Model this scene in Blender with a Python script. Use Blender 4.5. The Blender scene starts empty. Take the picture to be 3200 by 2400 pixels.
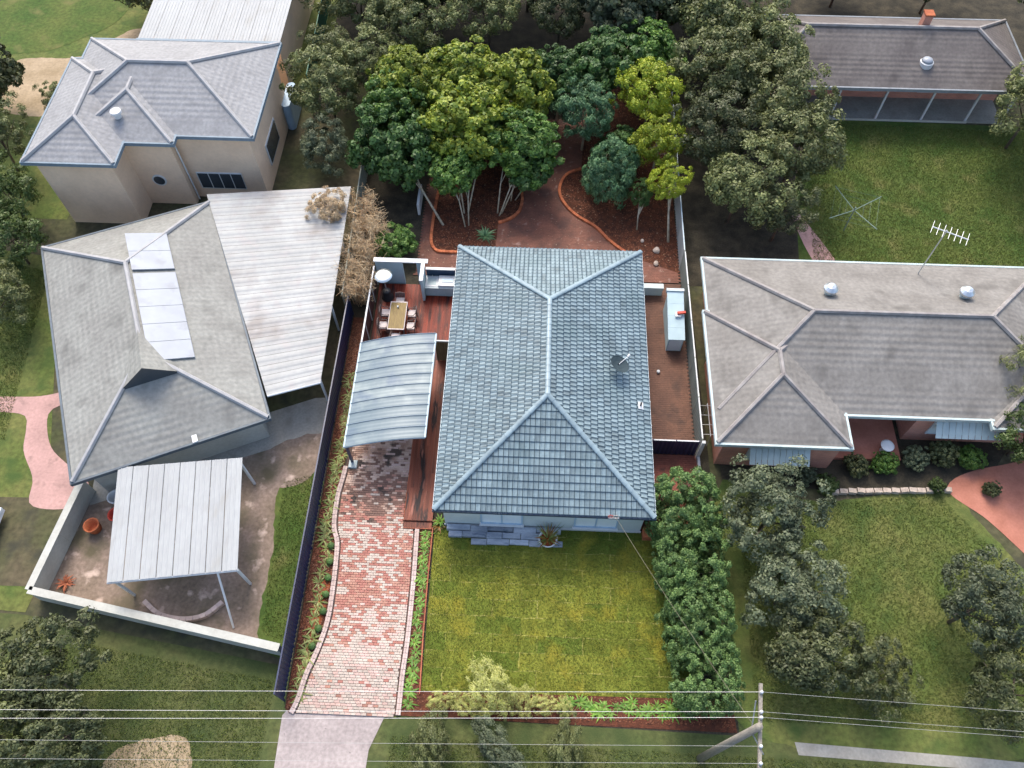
import bpy, bmesh, math, random
import numpy as np
from mathutils import Vector, Matrix

# ------------------------------------------------------------------ camera, light, exposure
S = bpy.context.scene
COL = S.collection
cam_d = bpy.data.cameras.new('camera'); cam = bpy.data.objects.new('camera', cam_d); COL.objects.link(cam)
PITCH, YAW, ROLL = math.radians(59.3), math.radians(2.5), math.radians(-0.15)
cam.location = (-0.84, -13.5, 36.9)
cam.rotation_euler = (Matrix.Rotation(YAW, 3, 'Z') @ Matrix.Rotation(math.pi/2 - PITCH, 3, 'X') @ Matrix.Rotation(ROLL, 3, 'Z')).to_euler()
cam_d.sensor_width = 36; cam_d.lens = 36*2500/3200; cam_d.clip_end = 2000
S.camera = cam

SUN_EL, SUN_AZ = math.radians(52), math.radians(-14)      # soft light from behind the block
W = bpy.data.worlds.new('World'); S.world = W; W.use_nodes = True
wn = W.node_tree.nodes; sky = wn.new('ShaderNodeTexSky'); sky.sky_type = 'NISHITA'; sky.sun_disc = False
sky.sun_elevation = SUN_EL; sky.sun_rotation = SUN_AZ; sky.air_density = 1.0; sky.dust_density = 4.0; sky.ozone_density = 0.6
W.node_tree.links.new(sky.outputs[0], wn['Background'].inputs[0]); wn['Background'].inputs[1].default_value = 0.15
sd = bpy.data.lights.new('sun', 'SUN'); sd.energy = 0.9; sd.angle = math.radians(18); sd.color = (1, .95, .87)
sun = bpy.data.objects.new('sun', sd); COL.objects.link(sun); sun.location = (0, 30, 60)
sun.rotation_euler = Vector((-math.sin(SUN_AZ)*math.cos(SUN_EL), -math.cos(SUN_AZ)*math.cos(SUN_EL), -math.sin(SUN_EL))).to_track_quat('-Z', 'Y').to_euler()
S.view_settings.view_transform = 'Standard'; S.view_settings.look = 'None'; S.view_settings.gamma = 1
S.view_settings.use_curve_mapping = False; S.view_settings.exposure = 1.28
S.render.engine = 'CYCLES'
S.cycles.max_bounces = 6; S.cycles.diffuse_bounces = 3; S.cycles.glossy_bounces = 2; S.cycles.transparent_max_bounces = 4

ONES = 'first second third fourth fifth sixth seventh eighth ninth tenth eleventh twelfth thirteenth fourteenth fifteenth sixteenth seventeenth eighteenth nineteenth'.split()
def nth(k):
    if k < 20: return ONES[k-1]
    t = 'twenty thirty forty fifty'.split()[k//10 - 2]; return t + '-' + ONES[k % 10 - 1] if k % 10 else t[:-1] + 'ieth'
rnd = random.Random(7); rng = np.random.default_rng(11)
PI = math.pi
def lerp(a, b, t): return a + (b - a)*t

# ------------------------------------------------------------------ materials
MATS = {}
def mat(name, c1, c2=None, scale=4., rough=.8, bump=0., bscale=None, stretch=(1, 1, 1), rand=0., island=None, stain=None, spec=.3, metal=0., trans=0., detail=6., lo=.35, hi=.65, fine=0.):
    """colour c1..c2 by noise on the world position; rand: each object its own brightness; island: second colour range per leaf; stain=(colour, scale, lo, hi)"""
    m = bpy.data.materials.new(name); m.use_nodes = True; nt = m.node_tree; n = nt.nodes; L = nt.links.new
    b = n['Principled BSDF']; b.inputs['Roughness'].default_value = rough; b.inputs['Specular IOR Level'].default_value = spec
    b.inputs['Metallic'].default_value = metal
    geo = n.new('ShaderNodeNewGeometry'); mp = n.new('ShaderNodeMapping'); mp.inputs['Scale'].default_value = stretch
    L(geo.outputs['Position'], mp.inputs[0])
    def noise(sc, lo, hi, det=detail):
        t = n.new('ShaderNodeTexNoise'); t.inputs['Scale'].default_value = sc; t.inputs['Detail'].default_value = det; L(mp.outputs[0], t.inputs['Vector'])
        r = n.new('ShaderNodeMapRange'); r.inputs[1].default_value = lo; r.inputs[2].default_value = hi; L(t.outputs[0], r.inputs[0]); return t, r.outputs[0]
    def mix(f, a, bb, mode='MIX'):
        x = n.new('ShaderNodeMix'); x.data_type = 'RGBA'; x.blend_type = mode
        for sock, val in ((x.inputs[0], f), (x.inputs[6], a), (x.inputs[7], bb)):
            if isinstance(val, (int, float)): sock.default_value = val
            elif isinstance(val, tuple): sock.default_value = (*val, 1)
            else: L(val, sock)
        return x.outputs[2]
    c2 = c2 or tuple(v*.8 for v in c1)
    t, f = noise(scale, lo, hi)
    col = mix(f, tuple(c1), tuple(c2))
    if island:
        col = mix(geo.outputs['Random Per Island'], col, mix(f, tuple(island), tuple(v*.6 for v in island)))
    if fine:
        _, ff = noise(scale*9, .3, .7, 3); col = mix(ff, mix(fine, col, (0, 0, 0)), col)
    if stain:
        for sc_, s_, lo_, hi_ in ([stain] if not isinstance(stain, list) else stain):
            _, sf = noise(s_, lo_, hi_); col = mix(sf, col, tuple(sc_))
    if rand:
        oi = n.new('ShaderNodeObjectInfo'); r = n.new('ShaderNodeMapRange'); r.inputs[3].default_value = 1 - rand; r.inputs[4].default_value = 1 + rand
        L(oi.outputs['Random'], r.inputs[0]); hs = n.new('ShaderNodeHueSaturation'); L(r.outputs[0], hs.inputs['Value']); L(col, hs.inputs['Color']); col = hs.outputs[0]
    L(col, b.inputs['Base Color'])
    if bump:
        bt, _ = noise(bscale or scale*4, 0, 1, 8); bp = n.new('ShaderNodeBump'); bp.inputs['Strength'].default_value = min(1, bump); bp.inputs['Distance'].default_value = .03
        L(bt.outputs[0], bp.inputs['Height']); L(bp.outputs[0], b.inputs['Normal'])
    if trans:
        tr = n.new('ShaderNodeBsdfTranslucent'); L(col, tr.inputs[0]); ms = n.new('ShaderNodeMixShader'); ms.inputs[0].default_value = trans
        L(b.outputs[0], ms.inputs[1]); L(tr.outputs[0], ms.inputs[2]); L(ms.outputs[0], n['Material Output'].inputs[0])
    MATS[name] = m; return m

def leafmat(name, c1, c2, isl, rand=.18):
    return mat(name, c1, c2, scale=1.1, rough=.5, island=isl, rand=rand, spec=.35, trans=.22, detail=3)

def brickmat(name, c1, c2, mortar, bw, bh, rough=.85, off=.5, msize=.012, nz=.35, bump=.3, horizontal=True, wall=False, spec=.3):
    m = bpy.data.materials.new(name); m.use_nodes = True; nt = m.node_tree; n = nt.nodes; L = nt.links.new
    b = n['Principled BSDF']; b.inputs['Roughness'].default_value = rough; b.inputs['Specular IOR Level'].default_value = spec
    geo = n.new('ShaderNodeNewGeometry'); vec = geo.outputs['Position']
    if wall:
        sp = n.new('ShaderNodeSeparateXYZ'); L(vec, sp.inputs[0]); ad = n.new('ShaderNodeMath'); L(sp.outputs[0], ad.inputs[0]); L(sp.outputs[1], ad.inputs[1])
        cb = n.new('ShaderNodeCombineXYZ'); L(ad.outputs[0], cb.inputs[0]); L(sp.outputs[2], cb.inputs[1]); vec = cb.outputs[0]
    t = n.new('ShaderNodeTexBrick'); t.inputs['Scale'].default_value = 1; t.inputs['Brick Width'].default_value = bw; t.inputs['Row Height'].default_value = bh
    t.inputs['Mortar Size'].default_value = msize; t.inputs['Mortar Smooth'].default_value = .6; t.offset = off
    for k, c in (('Color1', c1), ('Color2', c2), ('Mortar', mortar)): t.inputs[k].default_value = (*c, 1)
    L(vec, t.inputs['Vector'])
    ns = n.new('ShaderNodeTexNoise'); ns.inputs['Scale'].default_value = .9; ns.inputs['Detail'].default_value = 8; L(geo.outputs['Position'], ns.inputs['Vector'])
    r = n.new('ShaderNodeMapRange'); r.inputs[1].default_value = .3; r.inputs[2].default_value = .7; r.inputs[3].default_value = 1 - nz; r.inputs[4].default_value = 1 + nz; L(ns.outputs[0], r.inputs[0])
    hs = n.new('ShaderNodeHueSaturation'); L(r.outputs[0], hs.inputs['Value']); L(t.outputs[0], hs.inputs['Color']); L(hs.outputs[0], b.inputs['Base Color'])
    if bump:
        bp = n.new('ShaderNodeBump'); bp.inputs['Strength'].default_value = bump; bp.inputs['Distance'].default_value = .02; bp.invert = True
        L(t.outputs['Fac'], bp.inputs['Height']); L(bp.outputs[0], b.inputs['Normal'])
    MATS[name] = m; return m

def roofmat(name, c1, c2, rx, rough=.75, nz=.25):
    """tiled roof too far off to pick tiles apart: rows and columns as relief"""
    m = mat(name, c1, c2, scale=.6, rough=rough, stain=(tuple(v*.62 for v in c1), .8, .55, .75), fine=.25)
    nt = m.node_tree; n = nt.nodes; L = nt.links.new; b = n['Principled BSDF']
    geo = n.new('ShaderNodeNewGeometry'); mp = n.new('ShaderNodeMapping'); mp.inputs['Rotation'].default_value = (0, 0, rx); L(geo.outputs['Position'], mp.inputs[0])
    sp = n.new('ShaderNodeSeparateXYZ'); L(mp.outputs[0], sp.inputs[0])
    h = None
    for k, f in ((0, 20.), (1, 20.), (2, 2*PI/.14)):
        mu = n.new('ShaderNodeMath'); mu.operation = 'MULTIPLY'; mu.inputs[1].default_value = f; L(sp.outputs[k], mu.inputs[0])
        si = n.new('ShaderNodeMath'); si.operation = 'SINE'; L(mu.outputs[0], si.inputs[0])
        if h is None: h = si.outputs[0]
        else:
            ad = n.new('ShaderNodeMath'); L(h, ad.inputs[0]); L(si.outputs[0], ad.inputs[1]); h = ad.outputs[0]
    bp = n.new('ShaderNodeBump'); bp.inputs['Strength'].default_value = .22; bp.inputs['Distance'].default_value = .02; L(h, bp.inputs['Height']); L(bp.outputs[0], b.inputs['Normal'])
    return m

# ground
mat('ground', (.075, .085, .035), (.12, .10, .06), scale=.35, rough=.95, bump=.6, bscale=6, stain=[((.045, .045, .03), .9, .5, .7)], fine=.45)
mat('lawn_far', (.055, .105, .018), (.105, .135, .03), scale=.45, rough=.95, bump=.7, bscale=14, stain=((.15, .14, .05), .7, .55, .8), fine=.4)
mat('lawn_dry', (.095, .135, .03), (.16, .17, .05), scale=.5, rough=.95, bump=.7, bscale=14, stain=((.05, .085, .02), .8, .5, .7), fine=.4)
mat('verge', (.075, .10, .03), (.11, .12, .042), scale=.5, rough=.95, bump=.7, bscale=14, stain=((.045, .065, .02), .6, .45, .65), fine=.4)
mat('tan_earth', (.42, .33, .22), (.3, .23, .14), scale=.6, rough=.95, bump=.4, fine=.25)
mat('dirt', (.31, .235, .19), (.2, .155, .115), scale=.7, rough=.95, bump=.7, bscale=7, stain=[((.11, .095, .06), .5, .5, .66), ((.48, .38, .32), 1.3, .6, .72)], fine=.35)
mat('mulch', (.17, .055, .028), (.06, .024, .015), scale=5, rough=.95, bump=1, bscale=22, fine=.5, lo=.3, hi=.7)
mat('orange_earth', (.42, .10, .025), (.2, .05, .02), scale=3, rough=.95, bump=.8, bscale=20, fine=.4)
mat('dark_mulch', (.15, .05, .024), (.06, .024, .015), scale=3, rough=.95, bump=1, bscale=20, fine=.5)
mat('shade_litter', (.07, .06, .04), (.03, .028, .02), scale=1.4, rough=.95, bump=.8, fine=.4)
mat('concrete', (0.360, 0.351, 0.310), (0.297, 0.288, 0.257), scale=.9, rough=.85, bump=.2, stain=[((.24, .23, .2), 1.3, .56, .7)], fine=.2)
mat('pink_concrete', (.50, .31, .28), (.40, .25, .225), scale=.8, rough=.85, bump=.2, stain=[((.28, .18, .16), 1.5, .58, .7)], fine=.2)
mat('pale_crossover', (0.423, 0.369, 0.351), (0.342, 0.297, 0.284), scale=.7, rough=.85, bump=.25, stain=[((.26, .22, .21), 1.6, .6, .7), ((.17, .15, .14), 3.5, .68, .74)], fine=.3)
mat('terracotta_paving', (.48, .2, .14), (.38, .15, .1), scale=1., rough=.85, bump=.2, fine=.15)
mat('joint_sand', (.11, .075, .06), (.07, .048, .04), scale=3, rough=.95)
# driveway bricks
mat('brick_cream', (0.486, 0.423, 0.360), (0.405, 0.333, 0.279), scale=2.5, rough=.85, bump=.25, rand=.14, fine=.15)
mat('brick_pink', (.54, .40, .35), (.47, .33, .28), scale=2.5, rough=.85, bump=.25, rand=.14, fine=.15)
mat('brick_red', (.37, .165, .13), (.31, .135, .105), scale=2.5, rough=.85, bump=.25, rand=.2, fine=.2)
mat('brick_rust', (.41, .225, .17), (.33, .17, .125), scale=2.5, rough=.85, bump=.25, rand=.2, fine=.2)
mat('brick_brown', (.21, .12, .09), (.15, .09, .07), scale=2.5, rough=.7, bump=.25, rand=.2, stain=[((.045, .035, .03), 1.1, .56, .64)], fine=.2)
mat('brick_cream_worn', (.55, .42, .34), (.3, .18, .13), scale=1.6, rough=.8, bump=.25, rand=.2, stain=[((.07, .05, .04), 1.1, .56, .64)], fine=.2)
mat('edge_brick', (.54, .43, .39), (.46, .36, .32), scale=2, rough=.85, bump=.2, rand=.12, fine=.12)
mat('terracotta_brick', (.55, .17, .07), (.38, .11, .05), scale=2.5, rough=.85, bump=.25, rand=.22, fine=.2)
mat('paver_dark', (.235, .095, .062), (.15, .066, .046), scale=1.2, rough=.7, bump=.25, stain=[((.33, .21, .17), 1.9, .62, .72), ((.085, .042, .034), .7, .52, .7)], fine=.25)
mat('paver_side', (.17, .085, .055), (.115, .058, .04), scale=.9, rough=.75, bump=.25, stain=((.07, .04, .03), .8, .55, .7), fine=.2)
mat('paver_red', (.3, .1, .07), (.2, .075, .055), scale=1.1, rough=.8, bump=.25, stain=((.09, .05, .045), 1.2, .55, .68), fine=.2)
# timber
mat('deck_red', (.21, .03, .012), (.11, .017, .009), scale=1.2, rough=.55, stretch=(3, .5, 1), rand=.3, stain=[((.045, .012, .01), .9, .52, .62), ((.40, .085, .025), 1.5, .6, .72)], spec=.25)
mat('deck_walk', (.20, .06, .034), (.12, .036, .022), scale=1.2, rough=.55, stretch=(3, .5, 1), rand=.25, stain=[((.02, .012, .012), .8, .56, .62), ((.33, .13, .09), 1.6, .6, .72)], spec=.25)
mat('garden_timber', (.36, .12, .06), (.26, .08, .045), scale=3, rough=.8, bump=.3, rand=.2)
mat('table_wood', (.23, .165, .055), (.17, .115, .04), scale=4, rough=.5, stretch=(5, 1, 1), spec=.2)
mat('pole_wood', (.26, .24, .2), (.2, .18, .155), scale=3, rough=.85, stretch=(6, 6, .6))
mat('screen_slat', (.075, .03, .025), (.05, .022, .02), scale=3, rough=.6)
# house
mat('roof_tile', (.23, .31, .335), (.19, .265, .295), scale=1.2, rough=.5, rand=.18, island=(.185, .255, .28), stain=[((.13, .19, .205), .5, .52, .72), ((.27, .33, .33), 5, .66, .76)], spec=.5, fine=.18)
mat('tile_lap_shade', (.045, .08, .11), (.03, .055, .08), scale=6, rough=.9)
mat('ridge_tile', (.24, .325, .36), (.2, .275, .31), scale=1.5, rough=.45, rand=.12, spec=.5, fine=.12)
mat('render_pale', (.52, .58, .57), (.46, .525, .52), scale=1.1, rough=.8, fine=.06)
mat('gutter_pale', (.5, .6, .63), (.44, .53, .56), scale=3, rough=.5)
mat('gutter_navy', (.03, .06, .11), (.025, .05, .09), scale=3, rough=.4)
mat('bluestone', (.44, .48, .53), (.25, .29, .35), scale=1.6, rough=.7, bump=.3, rand=.25, stain=((.12, .16, .22), 2.5, .6, .7), fine=.2, stretch=(.6, 2, 1))
mat('white_paint', (0.612, 0.630, 0.630), (0.558, 0.576, 0.576), scale=2, rough=.5)
mat('pane', (.68, .76, .79), (.74, .82, .84), scale=.7, rough=.06, spec=.8)
mat('pane_dark', (.03, .04, .05), (.05, .06, .07), scale=.7, rough=.06, spec=.8)
mat('curtain', (.75, .76, .76), (.6, .62, .64), scale=6, rough=.9, stretch=(4, 1, .3))
mat('navy_steel', (.018, .03, .085), (.014, .024, .065), scale=2, rough=.4, spec=.5)
mat('blue_post', (.02, .035, .08), (.02, .03, .07), scale=2, rough=.4)
mat('carport_steel', (.135, .185, .205), (.10, .15, .175), scale=.8, rough=.45, spec=.5, stain=[((.22, .27, .27), .55, .5, .66), ((.085, .13, .18), .8, .55, .72)])
mat('fence_sage', (.30, .33, .28), (.24, .27, .23), scale=1.5, rough=.6, stretch=(1, 1, .5))
mat('fence_inner', (.44, .45, .42), (.36, .37, .35), scale=1.5, rough=.6)
mat('shed_pale', (.40, .52, .55), (.35, .46, .49), scale=1.5, rough=.5)
mat('wall_cool', (.42, .54, .56), (.36, .47, .5), scale=1.2, rough=.75)
mat('olive_panel', (.13, .115, .06), (.1, .09, .05), scale=3, rough=.7, stretch=(3, 1, 1))
mat('stainless', (.62, .66, .68), (.5, .54, .56), scale=5, rough=.28, metal=.7)
mat('mirror_steel', (.66, .70, .68), (.6, .64, .62), scale=5, rough=.12, metal=.9)
mat('black_steel', (.02, .02, .022), (.03, .03, .033), scale=5, rough=.4)
mat('chair_fabric', (.60, .53, .50), (.48, .42, .4), scale=8, rough=.9)
mat('chair_weave', (.16, .12, .11), (.09, .07, .065), scale=20, rough=.8)
mat('red_plastic', (.55, .06, .03), (.45, .05, .03), scale=4, rough=.5)
mat('grey_steel', (.25, .28, .3), (.2, .22, .24), scale=4, rough=.4)
mat('dish_grey', (.03, .05, .06), (.025, .042, .05), scale=4, rough=.8)
mat('hoist_grey', (.22, .3, .27), (.18, .25, .22), scale=4, rough=.6)
mat('rock', (.5, .42, .35), (.33, .27, .22), scale=4, rough=.9, bump=.5)
mat('cable', (.72, .7, .66), (.62, .6, .57), scale=3, rough=.6)
mat('cable_grey', (.4, .4, .38), (.34, .34, .32), scale=3, rough=.6)
mat('cable_dark', (.16, .15, .1), (.12, .11, .08), scale=3, rough=.6)
mat('porcelain', (.7, .72, .72), (.6, .62, .62), scale=3, rough=.3)
# neighbours
roofmat('roof_grey', (.31, .315, .318), (.27, .275, .28), 0.)
roofmat('roof_grey_green', (.245, .245, .225), (.29, .295, .27), math.radians(-20.3))
roofmat('roof_brown', (.195, .185, .168), (.245, .235, .215), 0.)
roofmat('roof_dark', (.13, .115, .108), (.175, .158, .145), 0.)
mat('cap_grey', (.37, .37, .37), (.31, .31, .31), scale=2, rough=.8)
mat('cap_brown', (.3, .285, .27), (.22, .2, .19), scale=2, rough=.8)
mat('cream_render', (.80, .60, .43), (.72, .53, .375), scale=.7, rough=.85, fine=.08)
brickmat('brick_house', (.60, .25, .17), (.5, .2, .14), (.42, .33, .28), .24, .085, wall=True, nz=.15)
mat('white_sheet', (0.351, 0.369, 0.369), (0.315, 0.329, 0.329), scale=.7, rough=.55, stretch=(1, .35, 1), stain=[((.28, .285, .27), 1.4, .58, .75)], fine=.08)
mat('white_sheet_worn', (0.378, 0.387, 0.378), (0.315, 0.324, 0.315), scale=.5, rough=.6, stain=[((.24, .225, .21), .35, .53, .66), ((.33, .32, .31), 1.2, .55, .7)], fine=.1)
mat('skylight', (0.333, 0.365, 0.396), (0.297, 0.324, 0.360), scale=1, rough=.3, stain=[((.27, .29, .32), 1.2, .56, .72)])
mat('white_wall', (0.468, 0.477, 0.432), (0.405, 0.405, 0.360), scale=.8, rough=.85, fine=.12)
mat('fascia_blue', (.17, .23, .28), (.14, .19, .23), scale=3, rough=.5)
mat('fascia_dark', (.10, .13, .15), (.08, .1, .12), scale=3, rough=.5)
mat('green_steel', (.06, .2, .14), (.05, .16, .11), scale=3, rough=.5)
mat('tank_blue', (.36, .5, .62), (.3, .42, .54), scale=2, rough=.4)
mat('awning', (.46, .55, .54), (.38, .46, .46), scale=2, rough=.6)
mat('car_paint', (.72, .74, .76), (.7, .72, .74), scale=2, rough=.2, spec=.6)
mat('rubber', (.02, .02, .02), (.03, .03, .03), scale=9, rough=.8)
# plants
mat('bark_pale', (.5, .44, .33), (.3, .26, .19), scale=3, rough=.9, bump=.4, stretch=(3, 3, .8))
mat('bark', (.15, .12, .09), (.09, .075, .06), scale=3, rough=.9, bump=.4)
mat('cane', (.78, .58, .32), (.56, .32, .16), scale=2, rough=.7, island=(.62, .5, .33), rand=.1)
leafmat('leaf_yellow', (.13, .205, .026), (.07, .135, .022), (.40, .45, .05))
leafmat('leaf_mid', (.06, .145, .028), (.036, .10, .024), (.18, .30, .055))
leafmat('leaf_dark', (.045, .105, .028), (.032, .08, .024), (.11, .205, .05))
leafmat('leaf_blue', (.07, .175, .07), (.045, .12, .055), (.27, .47, .22))
leafmat('leaf_lime', (.2, .28, .022), (.12, .2, .018), (.44, .48, .04))
leafmat('leaf_hedge', (.065, .145, .038), (.048, .108, .032), (.23, .35, .11))
leafmat('leaf_yellowshrub', (.42, .44, .10), (.28, .32, .06), (.62, .62, .24))
leafmat('leaf_strap', (.11, .27, .03), (.07, .18, .022), (.24, .38, .06))
leafmat('leaf_strap_dull', (.15, .22, .038), (.10, .155, .032), (.34, .37, .13))
leafmat('leaf_olive', (.14, .17, .058), (.09, .11, .042), (.24, .265, .10))
leafmat('leaf_olive_dark', (.08, .10, .042), (.055, .072, .03), (.15, .17, .07))
leafmat('leaf_grey', (.10, .13, .072), (.07, .095, .052), (.18, .21, .115))
leafmat('leaf_grass_green', (.075, .125, .03), (.05, .09, .022), (.12, .17, .045))
leafmat('leaf_dead', (.52, .39, .23), (.36, .23, .13), (.66, .53, .34))
leafmat('leaf_orange', (.32, .13, .03), (.22, .09, .02), (.16, .18, .04))
def lawnmat(name):
    m = brickmat(name, (.095, .135, .022), (.20, .21, .035), (.31, .29, .09), 2.07, .78, rough=.95, off=.37, msize=.035, nz=.34, bump=0, spec=.1)
    nt = m.node_tree; n = nt.nodes; L = nt.links.new; b = n['Principled BSDF']
    src = b.inputs['Base Color'].links[0].from_socket
    geo = n.new('ShaderNodeNewGeometry')
    def nz(sc, lo, hi):
        t = n.new('ShaderNodeTexNoise'); t.inputs['Scale'].default_value = sc; t.inputs['Detail'].default_value = 6; L(geo.outputs['Position'], t.inputs['Vector'])
        r = n.new('ShaderNodeMapRange'); r.inputs[1].default_value = lo; r.inputs[2].default_value = hi; L(t.outputs[0], r.inputs[0]); return r.outputs[0]
    def mx(f, a, c):
        x = n.new('ShaderNodeMix'); x.data_type = 'RGBA'; L(f, x.inputs[0]); L(a, x.inputs[6]); x.inputs[7].default_value = (*c, 1); return x.outputs[2]
    br = [q for q in n if q.type == 'TEX_BRICK'][0]; wv = n.new('ShaderNodeTexNoise'); wv.inputs['Scale'].default_value = 1.7; wv.inputs['Detail'].default_value = 5; L(geo.outputs['Position'], wv.inputs['Vector'])
    sc = n.new('ShaderNodeVectorMath'); sc.operation = 'MULTIPLY_ADD'; sc.inputs[1].default_value = (.22, .22, 0); L(wv.outputs['Color'], sc.inputs[0]); L(geo.outputs['Position'], sc.inputs[2]); L(sc.outputs[0], br.inputs['Vector'])
    ms = n.new('ShaderNodeMapRange'); ms.inputs[1].default_value = .42; ms.inputs[2].default_value = .62; ms.inputs[3].default_value = 0; ms.inputs[4].default_value = .03; L(wv.outputs[0], ms.inputs[0]); L(ms.outputs[0], br.inputs['Mortar Size'])
    c = mx(nz(.7, .52, .72), src, (.27, .245, .035)); c = mx(nz(.9, .58, .78), c, (.08, .11, .02)); c = mx(nz(9, .52, .72), c, (.07, .11, .018)); c = mx(nz(14, .6, .8), c, (.31, .29, .08))
    L(c, b.inputs['Base Color'])
    t = n.new('ShaderNodeTexNoise'); t.inputs['Scale'].default_value = 28; t.inputs['Detail'].default_value = 5; L(geo.outputs['Position'], t.inputs['Vector'])
    bp = n.new('ShaderNodeBump'); bp.inputs['Strength'].default_value = .8; bp.inputs['Distance'].default_value = .03; L(t.outputs[0], bp.inputs['Height']); L(bp.outputs[0], b.inputs['Normal'])
    return m
lawnmat('turf')

# ------------------------------------------------------------------ geometry helpers
def wl(o):
    v = Vector((0, 0, 0))
    while o: v += o.location; o = o.parent
    return v
class MB:
    def __init__(s): s.v = []; s.f = []; s.m = []
    def add(s, vs, fs, mi=0):
        k = len(s.v); s.v += [tuple(p) for p in vs]; s.f += [tuple(i + k for i in f) for f in fs]; s.m += [mi]*len(fs); return s
    def box(s, x0, y0, z0, x1, y1, z1, mi=0):
        v = [(x, y, z) for z in (z0, z1) for x, y in ((x0, y0), (x1, y0), (x1, y1), (x0, y1))]
        return s.add(v, [(3, 2, 1, 0), (4, 5, 6, 7), (0, 1, 5, 4), (1, 2, 6, 5), (2, 3, 7, 6), (3, 0, 4, 7)], mi)
    def obox(s, c, h, rz=0, mi=0, tilt=None):
        R = Matrix.Rotation(rz, 3, 'Z')
        if tilt: R = R @ Matrix.Rotation(tilt[1], 3, tilt[0])
        v = [Vector(c) + R @ Vector((x*h[0], y*h[1], z*h[2])) for z in (-1, 1) for x, y in ((-1, -1), (1, -1), (1, 1), (-1, 1))]
        return s.add(v, [(3, 2, 1, 0), (4, 5, 6, 7), (0, 1, 5, 4), (1, 2, 6, 5), (2, 3, 7, 6), (3, 0, 4, 7)], mi)
    def poly(s, pts, mi=0): return s.add(pts, [tuple(range(len(pts)))], mi)
    def slab(s, pts, z0, z1, mi=0):
        n = len(pts); v = [(p[0], p[1], z0) for p in pts] + [(p[0], p[1], z1) for p in pts]
        return s.add(v, [tuple(range(n, 2*n)), tuple(range(n - 1, -1, -1))] + [(i, (i+1) % n, n + (i+1) % n, n + i) for i in range(n)], mi)
    def tube(s, pts, r, n=8, mi=0, cap=True):
        pts = [Vector(p) for p in pts]; rs = r if isinstance(r, (list, tuple)) else [r]*len(pts); vs = []; 
        for i, p in enumerate(pts):
            d = (pts[min(i+1, len(pts)-1)] - pts[max(i-1, 0)]).normalized()
            a = d.cross(Vector((0, 0, 1)) if abs(d.z) < .9 else Vector((1, 0, 0))).normalized(); b = d.cross(a)
            vs += [p + (a*math.cos(2*PI*k/n) + b*math.sin(2*PI*k/n))*rs[i] for k in range(n)]
        fs = [(i*n + k, i*n + (k+1) % n, (i+1)*n + (k+1) % n, (i+1)*n + k) for i in range(len(pts)-1) for k in range(n)]
        if cap: fs += [tuple(range(n-1, -1, -1)), tuple(range((len(pts)-1)*n, len(pts)*n))]
        return s.add(vs, fs, mi)
    def lathe(s, c, prof, n=20, mi=0):
        vs = [(c[0] + r*math.cos(2*PI*k/n), c[1] + r*math.sin(2*PI*k/n), c[2] + z) for r, z in prof for k in range(n)]
        fs = [(i*n + k, i*n + (k+1) % n, (i+1)*n + (k+1) % n, (i+1)*n + k) for i in range(len(prof)-1) for k in range(n)]
        fs += [tuple(range(n-1, -1, -1)), tuple(range((len(prof)-1)*n, len(prof)*n))]
        return s.add(vs, fs, mi)
    def mesh(s, name, mats, off=(0, 0, 0), smooth=False):
        me = bpy.data.meshes.new(name); me.from_pydata([(a-off[0], b-off[1], c-off[2]) for a, b, c in s.v], [], s.f)
        for m in (mats if isinstance(mats, (list, tuple)) else [mats]): me.materials.append(MATS[m])
        me.polygons.foreach_set('material_index', s.m)
        if smooth: me.polygons.foreach_set('use_smooth', [True]*len(s.f))
        me.update(); return me
    def build(s, name, mats, parent=None, smooth=False, loc=None, bevel=0):
        o = bpy.data.objects.new(name, s.mesh(name, mats, wl(parent) if parent else (0, 0, 0), smooth)); COL.objects.link(o)
        if parent: o.parent = parent
        elif loc: o.location = loc
        return o
def link(name, me, parent=None, loc=(0, 0, 0), rz=0, sc=None):
    o = bpy.data.objects.new(name, me); COL.objects.link(o); o.parent = parent; o.location = loc; o.rotation_euler = (0, 0, rz)
    if sc: o.scale = sc if hasattr(sc, '__len__') else (sc,)*3
    return o
def tag(o, label, cat, group=None):
    o['label'] = label; o['category'] = cat
    if group: o['group'] = group
    return o
def thing(name, label, cat, loc=(0, 0, 0), group=None):
    o = bpy.data.objects.new(name, None); COL.objects.link(o); o.location = loc; o.empty_display_size = .3
    return tag(o, label, cat, group)
def struct(o): o['kind'] = 'structure'; return o
def stuff(o): o['kind'] = 'stuff'; return o
def dup(root, loc, rz=0, sc=None, label=None):
    def rec(o, par):
        c = o.copy(); COL.objects.link(c); c.parent = par
        for ch in list(o.children): rec(ch, c)
        return c
    r = rec(root, root.parent); r.location = loc; r.rotation_euler = (0, 0, rz)
    if sc: r.scale = sc if hasattr(sc, '__len__') else (sc,)*3
    if label: r['label'] = label
    return r
def np_mesh(name, V, k, mats):
    """V: (n*k, 3) vertices, each k in a row one face"""
    me = bpy.data.meshes.new(name); nv = len(V); nf = nv//k
    me.vertices.add(nv); me.vertices.foreach_set('co', V.astype(np.float32).ravel())
    me.loops.add(nv); me.loops.foreach_set('vertex_index', np.arange(nv, dtype=np.int32))
    me.polygons.add(nf); me.polygons.foreach_set('loop_start', np.arange(0, nv, k, dtype=np.int32))
    me.update(calc_edges=True); me.validate()
    for m in (mats if isinstance(mats, (list, tuple)) else [mats]): me.materials.append(MATS[m])
    return me
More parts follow.
